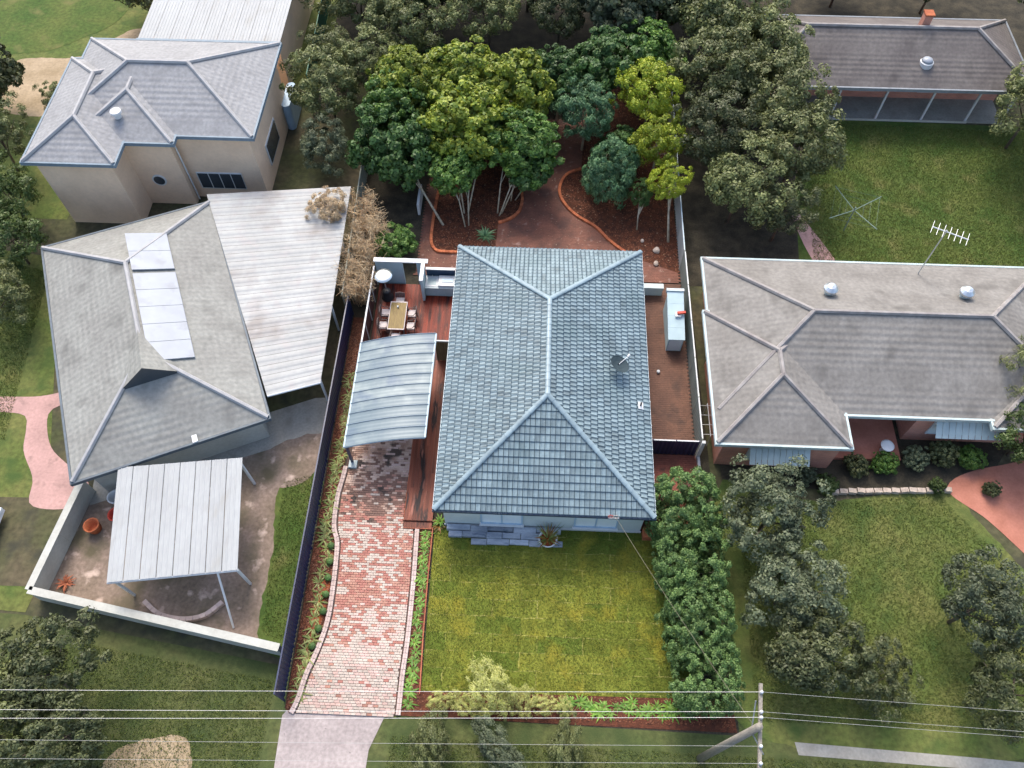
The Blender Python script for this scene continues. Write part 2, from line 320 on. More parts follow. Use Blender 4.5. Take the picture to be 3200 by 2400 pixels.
def smooth_line(pts, step=.1, closed=False):
    """Catmull-Rom through pts, resampled at about `step`"""
    P = [np.array(p, float) for p in pts]; n = len(P); out = []
    for i in range(n if closed else n-1):
        g = lambda j: P[j % n] if closed else P[max(0, min(n-1, j))]
        p0, p1, p2, p3 = g(i-1), g(i), g(i+1), g(i+2)
        for t in np.linspace(0, 1, 12, endpoint=False):
            out.append(.5*((2*p1) + (-p0+p2)*t + (2*p0-5*p1+4*p2-p3)*t*t + (-p0+3*p1-3*p2+p3)*t**3))
    out.append(P[0] if closed else P[-1]); out = np.array(out)
    d = np.r_[0, np.cumsum(np.linalg.norm(np.diff(out, axis=0), axis=1))]; m = max(2, int(round(d[-1]/step)) + 1); q = np.linspace(0, d[-1], m)
    return np.c_[[np.interp(q, d, out[:, j]) for j in range(out.shape[1])]].T
def sheet(name, pts, z, m, rough_edge=0, curve=False):
    if curve: pts = [tuple(p) for p in smooth_line(pts, .35, True)[:-1]]
    if rough_edge: pts = [(p[0] + rnd.uniform(-1, 1)*rough_edge, p[1] + rnd.uniform(-1, 1)*rough_edge) for p in pts]
    return struct(MB().poly([(p[0], p[1], z) for p in pts]).build(name, m))
def inside(pts, P):
    x, y = P[:, 0], P[:, 1]; r = np.zeros(len(P), bool); n = len(pts)
    for i in range(n):
        (x0, y0), (x1, y1) = pts[i][:2], pts[(i+1) % n][:2]
        c = ((y0 > y) != (y1 > y)) & (x < (x1-x0)*(y-y0)/((y1-y0) or 1e-9) + x0); r ^= c
    return r
def grass(name, pts, n, h, m, z=0.01, w=.012):
    a = np.array([p[:2] for p in pts]); lo, hi = a.min(0), a.max(0)
    P = rng.uniform(lo, hi, (int(n*1.6), 2)); P = P[inside(pts, P)][:n]; k = len(P)
    th = rng.uniform(0, 2*PI, k); hh = h*rng.uniform(.5, 1.3, k); ln = rng.uniform(.2, 1.0, k)*hh; th2 = rng.uniform(0, 2*PI, k)
    V = np.zeros((k, 3, 3)); d = np.c_[np.cos(th), np.sin(th)]*w
    V[:, 0, :2] = P - d; V[:, 1, :2] = P + d; V[:, 2, :2] = P + np.c_[np.cos(th2)*ln, np.sin(th2)*ln]; V[:, :2, 2] = z; V[:, 2, 2] = z + hh
    return stuff(link(name, np_mesh(name, V.reshape(-1, 3), 3, m)))

# ------------------------------------------------------------------ ground and sheets of the setting
struct(MB().poly([(-300, -200, -.03), (300, -200, -.03), (300, 400, -.03), (-300, 400, -.03)]).build('ground', 'ground'))
PLOT = [(-10.95, -8.3), (8.6, -8.6), (7.85, 34), (-11.9, 34)]
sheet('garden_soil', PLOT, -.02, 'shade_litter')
LAWN = [(-5.12, -7.35), (6.7, -7.2), (7.3, -3), (7.2, 2.8), (5.5, .3), (-5.2, .25)]
sheet('front_lawn', LAWN, -.004, 'turf')
mat('blade_turf', (.10, .15, .024), (.175, .19, .03), scale=.9, rough=.7, island=(.20, .20, .04), stain=((.28, .25, .04), .7, .52, .74), spec=.2)
leafmat('blade_green', (.09, .145, .028), (.125, .17, .036), (.20, .22, .06), 0)
grass('lawn_grass', LAWN, 60000, .075, 'blade_turf', 0., .013)
sheet('front_bed', [(-5.95, -8.4), (8.5, -8.5), (8.4, -7.1), (6.7, -7.2), (-5.12, -7.35), (-5.9, -7.6)], .002, 'mulch')

# neighbours' ground, west
sheet('west_front_yard', [(-22.4, 1.6), (-23.0, -3.95), (-11.3, -6.0), (-11.1, 6), (-13, 5)], -.016, 'dirt')
sheet('west_grass_strip', [(-13.0, 2.4), (-13.05, .5), (-12.8, -2), (-12.85, -3.8), (-12.6, -5.6), (-11.2, -5.9), (-11.1, -1), (-11.1, 2.9)], -.012, 'lawn_far', .08, True)
sheet('concrete_path', [(-22.3, .6), (-11.4, 5.1), (-11.2, 7.2), (-12.2, 7.1), (-22.6, 2.7)], -.010, 'concrete')
sheet('gravel_patch', [(-13.6, 2.0), (-11.6, 2.6), (-11.4, 5.0), (-14.0, 4.0)], -.008, 'dirt', .05, True)
sheet('west_lawn', [(-42, -3.8), (-23.6, -4.6), (-22.9, 0.2), (-24.3, 0.4), (-29, 16), (-45, 18)], -.018, 'lawn_dry', .1)
sheet('west_drive', [(-40, -3.6), (-23.5, -3.5), (-23.0, .35), (-25.2, .9), (-40, .6)], -.012, 'ground')
sheet('pink_path', [(-30, 5.55), (-28.8, 5.6), (-27.3, 5.45), (-26.9, 4.6), (-26.6, 3.4), (-25.6, 1.9), (-25.2, .5), (-23.2, .45), (-22.6, 1.6), (-23.9, 2.6), (-25.2, 3.6), (-25.9, 4.9), (-26.0, 5.8), (-25.2, 6.4), (-25.4, 7.0), (-27, 6.6), (-30, 6.4)], -.008, 'pink_concrete', 0, True)
sheet('verge', [(-60, -16), (60, -16), (60, -8.6), (-11, -6.6), (-23.6, -4.8), (-60, -3.8)], -.024, 'verge')
sheet('tan_verge', [(-18.3, -13), (-18.2, -10.8), (-17.0, -9.9), (-15.2, -9.6), (-14.5, -10.4), (-14.6, -13)], -.012, 'tan_earth', .05, True)
sheet('driveway_crossover', [(-10.9, -13.5), (-7.25, -13.5), (-7.1, -9.8), (-6.6, -8.5), (-6.0, -8.1), (-10.6, -8.05), (-11.0, -8.6)], -.006, 'pale_crossover')
sheet('northwest_yard', [(-60, 19), (-29.5, 19), (-29.3, 30), (-16, 30), (-16, 60), (-60, 60)], -.020, 'lawn_dry')
sheet('northwest_sand', [(-37, 28.6), (-33.0, 28.0), (-29.2, 28.9), (-27.2, 33), (-27.4, 36.5), (-30.5, 37.4), (-33.5, 34.2), (-38, 33.4)], -.012, 'tan_earth', .05, True)
sheet('northwest_lawn', [(-48, 35), (-38, 34.3), (-34, 36.2), (-31.6, 40), (-33, 50), (-50, 50)], -.008, 'lawn_far', .05, True)
# east
sheet('east_back_lawn', [(13.5, 16.0), (34, 16.2), (36, 29.4), (17.6, 29.8), (15.4, 24)], -.016, 'lawn_far', .05)
sheet('east_path', [(14.8, 21.6), (15.3, 21.3), (17.3, 16.6), (16.2, 16.4), (15.3, 18.6)], -.010, 'pink_concrete', 0, True)
sheet('east_front_lawn', [(8.8, 3.0), (13.5, 2.3), (19.9, 3.2), (21.1, 1.7), (22.6, -.6), (24.5, -4), (26, -8.2), (8.9, -8.3)], -.016, 'lawn_dry', .05, True)
sheet('east_bed', [(8.9, 4.6), (8.9, 3.3), (14.4, 2.9), (20.4, 3.3), (22.6, 4.2), (24, 6), (15, 6.3)], -.010, 'shade_litter', .04)
sheet('terracotta_drive', [(20.1, 3.3), (23, 4.6), (30, 5.2), (31, -6), (26.5, -5), (23.4, -.6), (21.7, 1.6)], -.006, 'terracotta_paving', 0, True)
sheet('footpath', [(10.9, -8.75), (18.6, -9.05), (40, -10.2), (40, -10.9), (18.4, -9.5), (11, -9.25)], -.012, 'concrete')
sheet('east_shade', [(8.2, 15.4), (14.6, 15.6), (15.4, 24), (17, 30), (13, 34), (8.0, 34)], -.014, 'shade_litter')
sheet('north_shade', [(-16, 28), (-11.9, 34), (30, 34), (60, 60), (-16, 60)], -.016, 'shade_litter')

for gp in ([(15.6, 17), (33, 16.6), (34, 29), (18.2, 29.4), (16.2, 24)], [(9.6, 2.4), (13.5, 2.1), (19.6, 2.9), (22.2, -.8), (24, -4), (25, -8), (9.4, -8)], [(-12.95, 2.2), (-12.6, -5.2), (-11.3, -5.5), (-11.2, 2.9)], [(-24, -8), (-24, -14), (-11.6, -14), (-11.6, -7.2), (-23, -5.6)], [(-6.2, -9.2), (24, -9.6), (24, -14), (-6.6, -14)], [(-40, 3), (-27.8, 4), (-29.2, 15), (-40, 17)]):
    a_ = np.array(gp); ar = .5*abs(np.dot(a_[:, 0], np.roll(a_[:, 1], 1)) - np.dot(a_[:, 1], np.roll(a_[:, 0], 1))); grass('grass', gp, int(ar*330), .10, 'blade_green', -.016, .018)
# ------------------------------------------------------------------ driveway
EL = [(-10.35, -8.6), (-10.42, -7.9), (-10.25, -6.9), (-10.0, -6.1), (-9.78, -5.2), (-9.66, -4.3), (-9.66, -3.2), (-9.7, -2.06), (-9.8, -.8), (-10.03, -.2), (-10.12, .4), (-10.14, 1.6), (-10.04, 2.5), (-9.98, 3.2), (-9.98, 9.4)]
EL[0] = (-10.62, -8.5)
ER = [(-6.0, -8.4), (-6.0, -7.6), (-6.0, -6.7), (-5.94, -5.1), (-5.95, -2.6), (-6.04, .08)]
elx = lambda y: float(np.interp(y, [p[1] for p in EL], [p[0] for p in EL]))
erx = lambda y: float(np.interp(y, [p[1] for p in ER], [p[0] for p in ER])) if y < .12 else -6.74
drive = thing('brick_driveway', 'mottled cream and red brick driveway running up to the carport', 'driveway', (-8, -8.3, 0))
MB().poly([(x, y, .012) for x, y in EL] + [(-6.72, 9.4, .012), (-6.72, .12, .012)] + [(x, y, .012) for x, y in reversed(ER)]).build('sand_bed', 'joint_sand', drive)
BL, BH = .224, .104
def brick_mesh(m, l=BL, w=BH, h=.065, name='brick'):
    b = MB(); c = .006; x, y = l/2, w/2
    v = [(sx*x, sy*y, 0) for sx, sy in ((-1, -1), (1, -1), (1, 1), (-1, 1))] + [(sx*x, sy*y, h-c) for sx, sy in ((-1, -1), (1, -1), (1, 1), (-1, 1))] + [(sx*(x-c), sy*(y-c), h) for sx, sy in ((-1, -1), (1, -1), (1, 1), (-1, 1))]
    b.add(v, [(8, 9, 10, 11)] + [(i, (i+1) % 4, 4+(i+1) % 4, 4+i) for i in range(4)] + [(4+i, 4+(i+1) % 4, 8+(i+1) % 4, 8+i) for i in range(4)])
    return b.mesh(name, m)
DM = ['brick_cream', 'brick_pink', 'brick_red', 'brick_rust', 'brick_brown', 'brick_cream_worn']
DMESH = [brick_mesh(m) for m in DM]
def pick(x, y):
    r = rnd.random(); n = math.sin(x*1.9 + y*1.3)*.12 + math.sin(y*2.7 - x)*.1
    if y > 2.5 + n*3: return 5 if r < .62 else (4 if r < .85 else 1)
    if y > 1.1 + n*4: return 5 if r < .14 else (4 if r < .84 else (0 if r < .92 else 3))
    if y > .2 + n*3: return (0 if r < .13 else 2 if r < .48 else 4 if r < .72 else 3)
    if y > -4.1: 
        w = .3 + n + (.16 if y > -2.2 else (-.12 if y > -3.6 else .1))
        return 0 if r < w else (1 if r < w + .06 else (3 if r < .66 else 2))
    if y > -5.6: 
        return 0 if r < .48 + n else (1 if r < .68 else (2 if r < .86 else 3))
    return 0 if r < .6 else (1 if r < .93 else (3 if r < .98 else 2))
rest = MB(); nb = 0; y = -8.42; row = 0
while y < 9.2:
    x0, x1 = elx(y) + .19, erx(y) - .17 if y < .12 else erx(y); x = x0 - (BL+.010)*(.5 if row % 2 else 0)*1.0
    while x < x1 - .05:
        a, b = max(x, x0), min(x + BL, x1); l = b - a
        if l > .05:
            k = pick((a+b)/2, y); z = .012 - .012 + rnd.uniform(-.003, .003)
            if nb < 300:
                o = link('brick', DMESH[k], drive, (0, 0, 0), rnd.uniform(-.012, .012)); o.location = Vector(((a+b)/2, y, z)) - wl(drive); o.scale = (l/BL, 1, 1); nb += 1
            else:
                X, Y, c = l/2, BH/2, .006; cx = (a+b)/2
                v = [(cx+sx*X, y+sy*Y, z) for sx, sy in ((-1, -1), (1, -1), (1, 1), (-1, 1))] + [(cx+sx*X, y+sy*Y, z+.059) for sx, sy in ((-1, -1), (1, -1), (1, 1), (-1, 1))] + [(cx+sx*(X-c), y+sy*(Y-c), z+.065) for sx, sy in ((-1, -1), (1, -1), (1, 1), (-1, 1))]
                rest.add(v, [(8, 9, 10, 11)] + [(i, (i+1) % 4, 4+(i+1) % 4, 4+i) for i in range(4)] + [(4+i, 4+(i+1) % 4, 8+(i+1) % 4, 8+i) for i in range(4)], k)
        x += BL + .010
    y += BH + .014; row += 1
stuff(rest.build('bricks', DM, drive))
def edging(name, label, line, m, lw, ww, hh, z=0, cat='edging', two=False):
    P = smooth_line(line, lw + .012); t = thing(name, label, cat, (P[0][0], P[0][1], z))
    me = brick_mesh(m, lw, ww, hh)
    for i in range(len(P)-1):
        c = (P[i] + P[i+1])/2; d = P[i+1] - P[i]; a = math.atan2(d[1], d[0]); nx, ny = -math.sin(a), math.cos(a)
        for k in ((-.5, .5) if two else (0,)):
            o = link('brick', me, t, (c[0]-P[0][0] + nx*k*(ww+.006), c[1]-P[0][1] + ny*k*(ww+.006), rnd.uniform(-.004, .004)), a + rnd.uniform(-.02, .02))
    return t
edging('driveway_edging', 'pale brick edging that curves along the planted side of the driveway', EL[:14], 'edge_brick', .225, .105, .10, two=True)
edging('driveway_edging', 'straight pale brick edging between the driveway and the lawn', [(x, y) for x, y in ER], 'edge_brick', .225, .1, .10, two=True)
# planting beds
sheet('fence_bed', [(-10.93, -8.3)] + [(x - .09, y) for x, y in EL[:-1]] + [(-9.98, 12.4), (-10.9, 12.4)], .004, 'mulch')
sheet('orange_bed_patch', [(-10.3, -5.4), (-9.95, -4.6), (-9.85, -3.4), (-9.9, -2.4), (-10.2, -2.6), (-10.35, -3.6), (-10.45, -4.7)], .008, 'orange_earth', .02, True)
sheet('lawn_bed', [(-5.86, -8.3), (-5.82, -5.1), (-5.83, -2.6), (-5.92, .1), (-5.3, .1), (-5.3, -1.6), (-5.26, -4.5), (-5.16, -7.5), (-5.1, -8.2)], .004, 'mulch')
te = thing('timber_edging', 'reddish timber edging boards beside the lawn', 'edging', (-5.28, -3.5, 0))
ys = [-7.5, -5.1, -2.5, .1]
for i in range(3):
    xa = [-5.16, -5.25, -5.29, -5.28]; c = ((xa[i]+xa[i+1])/2, (ys[i]+ys[i+1])/2, .05)
    MB().obox(c, (.025, (ys[i+1]-ys[i])/2 - .01, .07), math.atan2(-(xa[i+1]-xa[i]), ys[i+1]-ys[i])).build('board', 'garden_timber', te)

# ------------------------------------------------------------------ strappy plants
def strap_mesh(name, seed, n, ln, w, m, up=.9, drop=.55):
    r = random.Random(seed); b = MB()
    for i in range(n):
        a = 2*PI*i/n*2.4 + r.uniform(-.3, .3); L_ = ln*r.uniform(.65, 1.15); e = up*r.uniform(.5, 1.15); p = Vector((math.cos(a)*.02, math.sin(a)*.02, 0)); side = Vector((-math.sin(a), math.cos(a), 0)); vs = []
        for k in range(4):
            ww = w*(1, 1.15, .75, .08)[k]; vs += [p - side*ww, p + side*ww]
            el = e - (k+1)*drop*r.uniform(.8, 1.1); p = p + Vector((math.cos(a)*math.cos(el), math.sin(a)*math.cos(el), math.sin(el)))*L_/3
        b.add(vs, [(0, 1, 3, 2), (2, 3, 5, 4), (4, 5, 7, 6)])
    return b.mesh(name, m)
SA = [strap_mesh('leaves', s, 24, .42, .018, 'leaf_strap_dull') for s in (1, 2)]
SB = [strap_mesh('leaves', s, 26, .42, .024, 'leaf_strap') for s in (3, 4)]
def strap(mesh, x, y, s, label, group, z=.0):
    o = link('strappy_plant', mesh, None, (x, y, z), rnd.uniform(0, 6.28), s); tag(o, label, 'plant', group); return o
yy = -8.0; kk = 0
while yy < 8.8:
    kk += 1; xl = elx(yy); xm = -10.93 + .28 + (max(0, min(.45, (xl + 10.93)*.28)))
    strap(SA[rnd.randrange(2)], xm + rnd.uniform(-.12, .12), yy, rnd.uniform(1.1, 1.6), nth(kk) + ' strappy green plant from the street in the bed along the navy fence', 'strappy plants along the navy fence')
    yy += rnd.uniform(.30, .5)
for i in range(7):
    yb = -1.0 - i*.78
    b = MB().lathe((0, 0, 0), [(.06, 0), (.14, .04), (.18, .13), (.14, .22), (.04, .27)], 9)
    o = b.build('box_ball', 'leaf_dark', loc=(elx(yb) - .27, yb, .02)); tag(o, nth(i+1) + ' small dark round shrub counted from the deck along the curved driveway edging', 'shrub', 'small dark shrubs by the driveway edging')
yy = -7.9; kk = 0
while yy < .1:
    kk += 1
    strap(SB[rnd.randrange(2)], -5.58 + rnd.uniform(-.08, .08), yy, rnd.uniform(1.0, 1.4), nth(kk) + ' bright green strappy plant from the street between driveway and lawn', 'strappy plants beside the lawn')
    yy += rnd.uniform(.36, .5)

# ------------------------------------------------------------------ fences
def steel_fence(name, label, A, B, h, m, step=2.4, rib=.2, cat='fence', cap=None, z0=0.03):
    A, B = Vector((*A, 0)), Vector((*B, 0)); d = (B-A); L_ = d.length; d.normalize(); nn = Vector((-d.y, d.x, 0)); t = thing(name, label, cat, A)
    k = max(1, round(L_/step)); w = L_/k
    for i in range(k):
        p0 = A + d*(i*w + .03); ns = max(2, int((w-.06)/(rib/2))); b = MB(); vs = []
        for j in range(ns+1):
            q = p0 + d*((w-.06)*j/ns) + nn*(.018 if (j//1) % 2 else -.018); vs += [(q.x, q.y, z0), (q.x, q.y, h)]
        b.add(vs, [(2*j, 2*j+2, 2*j+3, 2*j+1) for j in range(ns)]); b.build('panel', m, t)
        c = A + d*(i+.5)*w; rz = math.atan2(d.y, d.x)
        MB().obox((c.x, c.y, h+.005), (w/2 - .031, .03, .025), rz).build('top_rail', cap or m, t)
    for i in range(k+1):
        c = A + d*i*w; MB().obox((c.x, c.y, (h+.04)/2), (.028, .032, (h+.04)/2), math.atan2(d.y, d.x)).build('post', m, t)
    return t
steel_fence('steel_fence', 'navy corrugated steel fence along the driveway bed', (-11.02, -8.0), (-10.95, 12.6), 1.7, 'navy_steel')
steel_fence('steel_fence', 'weathered grey steel fence behind the dry bamboo', (-11.3, 12.7), (-11.9, 33), 1.7, 'fence_sage')
steel_fence('steel_fence', 'pale sage steel fence beside the narrow side yard', (7.74, 4.62), (7.7, 16.5), 1.7, 'fence_sage', cap='white_paint')
steel_fence('steel_fence', 'grey steel fence beside the back garden bed with stones', (7.68, 16.6), (7.8, 33), 1.7, 'fence_inner', cap='gutter_pale')
steel_fence('steel_gate', 'navy corrugated steel gate across the narrow side yard', (5.35, 4.55), (7.62, 4.55), 1.55, 'navy_steel', step=1.2, cat='gate', cap='white_paint')
gp = thing('gate_post', 'pale square post and kick board at the end of the sage fence', 'post', (7.76, 4.4, 0))
MB().box(7.70, 4.36, 0, 7.86, 4.5, 1.75).build('post', 'white_paint', gp); MB().box(7.74, 3.3, 0, 7.86, 4.34, .28).build('kick_board', 'white_paint', gp)
# ------------------------------------------------------------------ paving of brick pavers (one mass each)
def paver_field(name, pts, m, z=.0, l=.226, w=.108, along='x'):
    a = np.array(pts); lo, hi = a.min(0), a.max(0); P = []; r = 0; y = lo[1]
    while y < hi[1]:
        x = lo[0] - (.5*l if r % 2 else 0)
        while x < hi[0]: P.append((x, y)); x += l + .008
        y += w + .008; r += 1
    P = np.array(P); P = P[inside(pts, P)]; n = len(P); zz = z + .03 + rng.uniform(-.004, .004, n)
    X = np.array([-1, 1, 1, -1])*l/2; Y = np.array([-1, -1, 1, 1])*w/2
    F = np.zeros((n, 5, 4, 3)); top = np.zeros((n, 4, 3)); top[:, :, 0] = P[:, :1] + X; top[:, :, 1] = P[:, 1:] + Y; top[:, :, 2] = zz[:, None] + rng.uniform(-.002, .002, (n, 4))
    F[:, 0] = top
    for i in range(4):
        j = (i+1) % 4; F[:, i+1, 0] = top[:, j]; F[:, i+1, 1] = top[:, i]; F[:, i+1, 2] = top[:, i]; F[:, i+1, 3] = top[:, j]; F[:, i+1, 2:, 2] -= .03
    s = struct(MB().poly([(p[0], p[1], z) for p in pts]).build(name, 'joint_sand'))
    stuff(link('pavers', np_mesh('pavers', F.reshape(-1, 3), 4, m), s)); return s
paver_field('back_patio', [(-7.75, 15.6), (7.6, 15.6), (7.6, 20), (4, 24.5), (3, 29), (-1.2, 29), (-1.6, 24), (-7.6, 24.6)], 'paver_dark', .002)
paver_field('side_yard_paving', [(4.7, 4.6), (7.7, 4.6), (7.7, 15.5), (4.7, 15.5)], 'paver_side', .002)
paver_field('side_path', [(4.7, .4), (7.75, .6), (7.75, 4.5), (4.7, 4.5)], 'paver_red', .004)

# ------------------------------------------------------------------ garden beds at the back
bedA = [(-6.75, 24.2), (-6.9, 22.6), (-7.02, 21.2), (-7.07, 19.6), (-7.04, 18.1), (-6.72, 17.42), (-6.2, 17.3), (-5.3, 17.3), (-4.5, 17.3)]
bedA2 = [(-2.3, 24.2), (-1.95, 23.0), (-1.71, 21.8), (-1.87, 20.7), (-2.43, 20.03), (-3.1, 19.7)]
bedB = [(1.95, 24.45), (1.04, 23.92), (.6, 22.8), (.76, 21.73), (1.55, 20.58), (2.81, 19.6), (3.56, 18.63), (4.3, 17.9), (4.9, 17.4)]
sheet('tree_bed', bedA + [(-3.2, 17.3), (-3.1, 19.7)] + bedA2[::-1] + [(-2.5, 31), (-8, 31)], .042, 'dark_mulch')
sheet('shrub_bed', bedB + [(7.6, 16.3), (7.7, 33), (2.5, 33)], .043, 'dark_mulch')
edging('garden_edging', 'terracotta brick edging round the square corner of the tree bed', bedA, 'terracotta_brick', .22, .17, .16)
edging('garden_edging', 'short curved terracotta brick edging at the round end of the tree bed', bedA2, 'terracotta_brick', .22, .17, .16)
edging('garden_edging', 'long wavy terracotta brick edging in front of the blue green shrub', bedB, 'terracotta_brick', .22, .17, .16)
for i, (x, y, s, lab) in enumerate([(6.34, 17.9, .22, 'pale boulder in the side bed nearest the grey fence corner'), (6.3, 16.9, .16, 'small pale stone in front of the boulder in the side bed'), (5.6, 18.6, .12, 'little brown stone at the end of the wavy edging'), (-3.9, 17.6, .16, 'orange stone lying at the corner of the tiled roof')]):
    b = bmesh.new(); bmesh.ops.create_icosphere(b, subdivisions=2, radius=s)
    for v in b.verts: v.co *= 1 + .25*math.sin(v.co.x*11/s*.2 + i) + rnd.uniform(-.08, .08); v.co.z *= .65
    me = bpy.data.meshes.new('stone'); b.to_mesh(me); b.free(); me.materials.append(MATS['rock' if i < 3 else 'terracotta_brick']); o = link('stone', me, None, (x, y, .1)); tag(o, lab, 'stone', 'stones in the back garden')
ag = thing('agave', 'spiky blue green agave at the corner of the tree bed', 'plant', (-3.85, 18.6, .04))
link('leaves', strap_mesh('leaves', 9, 34, .75, .05, 'leaf_blue', 1.3, .35), ag)
o = MB().box(-8.05, 20.2, 0, -7.9, 21.9, .9).build('white_board', 'white_paint'); tag(o, 'pale upright board standing beside the back paving', 'board')

leafmat('litter', (.30, .16, .09), (.18, .09, .05), (.45, .33, .22), 0); leafmat('chip', (.20, .06, .028), (.09, .03, .017), (.34, .13, .06), 0)
def scatter(name, pts, n, size, m, z):
    a = np.array([p[:2] for p in pts]); P = rng.uniform(a.min(0), a.max(0), (n*3, 2)); P = P[inside(pts, P)][:n]; k = len(P); th = rng.uniform(0, 2*PI, k); s_ = size*rng.uniform(.5, 1.4, k)
    d = np.c_[np.cos(th), np.sin(th)]*s_[:, None]; e = np.c_[-np.sin(th), np.cos(th)]*s_[:, None]*.4; V = np.zeros((k, 4, 3))
    for i, o_ in enumerate((-d, -e, d, e)): V[:, i, :2] = P + o_; V[:, i, 2] = z + rng.uniform(.0, .5, k)*s_
    return stuff(link(name, np_mesh(name, V.reshape(-1, 3), 4, m)))
scatter('leaf_litter', [(-7.5, 15.8), (7.4, 15.8), (7.4, 30), (-7.5, 30)], 900, .05, 'litter', .055)
scatter('mulch_chips', bedA + [(-3.2, 17.3), (-3.1, 19.7)] + bedA2[::-1] + [(-2.5, 31), (-8, 31)], 5000, .05, 'chip', .05)
scatter('mulch_chips', bedB + [(7.6, 16.3), (7.7, 33), (2.5, 33)], 5000, .05, 'chip', .05)
scatter('mulch_chips', [(-10.9, -8.3), (-10.6, -8.3), (-10.3, -6.9), (-9.9, -5), (-9.8, -2), (-10.2, 0), (-10.1, 12), (-10.9, 12)], 5000, .045, 'chip', .012)
scatter('mulch_chips', [(-5.82, -8.2), (8.4, -8.3), (8.3, -7.2), (-5.2, -7.4), (-5.3, .1), (-5.8, .1)], 5000, .045, 'chip', .012)
# ------------------------------------------------------------------ the house
HL, EZ, RP = 15.47, 2.75, math.radians(22.9); TP = math.tan(RP); RZ = EZ + 5*TP
house = thing('house', 'single storey house with pale blue grey tiled hip roof', 'house', (0, 7.7, 0))
wall = MB().box(-4.69, .31, 0, 4.69, 15.16, 2.6).build('wall', 'render_pale', house)
MB().box(-4.74, .27, 0, 4.74, .30, .22).build('plinth', 'white_paint', house)
for xa, xb in ((-2.95, -.95), (1.48, 3.53)):
    f = MB().box(xa, .24, .55, xa+.07, .33, 2.1).box(xb-.07, .24, .55, xb, .33, 2.1).box(xa+.07, .24, .55, xb-.07, .33, .63).box(xa+.07, .24, 2.03, xb-.07, .33, 2.1).box((xa+xb)/2-.03, .25, .63, (xa+xb)/2+.03, .33, 2.03).build('window', 'tank_blue', house)
    MB().box(xa+.071, .285, .631, (xa+xb)/2-.031, .295, 2.029).box((xa+xb)/2+.031, .285, .631, xb-.071, .295, 2.029).build('pane', 'pane', f)
    MB().box(xa-.06, .14, .49, xb+.06, .305, .548).build('sill', 'white_paint', f)
for xw, yw in ((4.7, 3.2), (4.7, 8.0), (4.7, 12.4), (-4.7, 12.2)):
    s = 1 if xw > 0 else -1; f = MB().box(xw - .03, yw, .9, xw + .03, yw + 1.4, 2.1).build('window', 'white_paint', house); MB().box(xw - .035, yw + .07, .97, xw + .035, yw + 1.33, 2.03).build('pane', 'pane_dark', f)
MB().box(-4.98, .02, 2.6, 4.98, 15.45, 2.63).build('soffit', 'white_paint', house)
gut = MB()
gut.box(-5.08, -.08, 2.58, 5.08, .02, 2.73, 1).box(-5.08, 15.45, 2.58, 5.08, 15.55, 2.73).box(-5.08, .023, 2.58, -4.98, 15.447, 2.73).box(4.98, .023, 2.58, 5.08, 15.447, 2.73)
gut.build('gutter', ['gutter_pale', 'gutter_navy'], house)
roof = MB().add([(-5, 0, EZ-.06), (5, 0, EZ-.06), (5, HL, EZ-.06), (-5, HL, EZ-.06), (0, 5, RZ-.06), (0, HL-5, RZ-.06)], [(0, 1, 4), (1, 2, 5, 4), (2, 3, 5), (3, 0, 4, 5)]).build('roof', 'grey_steel', house)
TW, TL_ = .235, .36
PU = [0, .026, .032, .05, .078, .092, .15, .205, .222, .235]; PW = [-.016, -.016, .03, .042, .034, .006, 0, .004, .024, .026]
def tile_geo():
    vs = []
    for u, w in zip(PU, PW): vs += [(u, -.03, w + .034), (u, .006, w + .031), (u, TL_, w + .002), (u, -.03, w + .004)]
    n = len(PU); fs = []
    for i in range(n-1): fs += [(4*i+1, 4*i+5, 4*i+6, 4*i+2), (4*i, 4*i+4, 4*i+5, 4*i+1), (4*i+3, 4*i+7, 4*i+4, 4*i)]
    return vs, fs
TV, TF = tile_geo(); TMI = [1 if k % 3 or k == 0 else 0 for k in range(len(TF))]      # lap and joint shade painted dark on noses, lower edges and interlocking side channel
tile_mb = MB().add(TV, TF); tile_mb.m = TMI; tile_me = tile_mb.mesh('roof_tile', ['roof_tile', 'tile_lap_shade'])
def slope_frame(a, b, inw):
    u = (Vector(b) - Vector(a)).normalized(); v = Vector((inw[0]*math.cos(RP), inw[1]*math.cos(RP), math.sin(RP))); w = u.cross(v)
    M = Matrix((u, v, w)).transposed().to_4x4(); M.translation = Vector(a); return M
cp = math.cos(RP)
def clip(bm, L_):
    for co, no in (((0, 0, 0), (-1, cp, 0)), ((L_, 0, 0), (1, cp, 0))):
        bmesh.ops.bisect_plane(bm, geom=bm.verts[:] + bm.edges[:] + bm.faces[:], plane_co=co, plane_no=no, clear_outer=True)
off = wl(roof)
mass = bmesh.new(); nt_ = 0
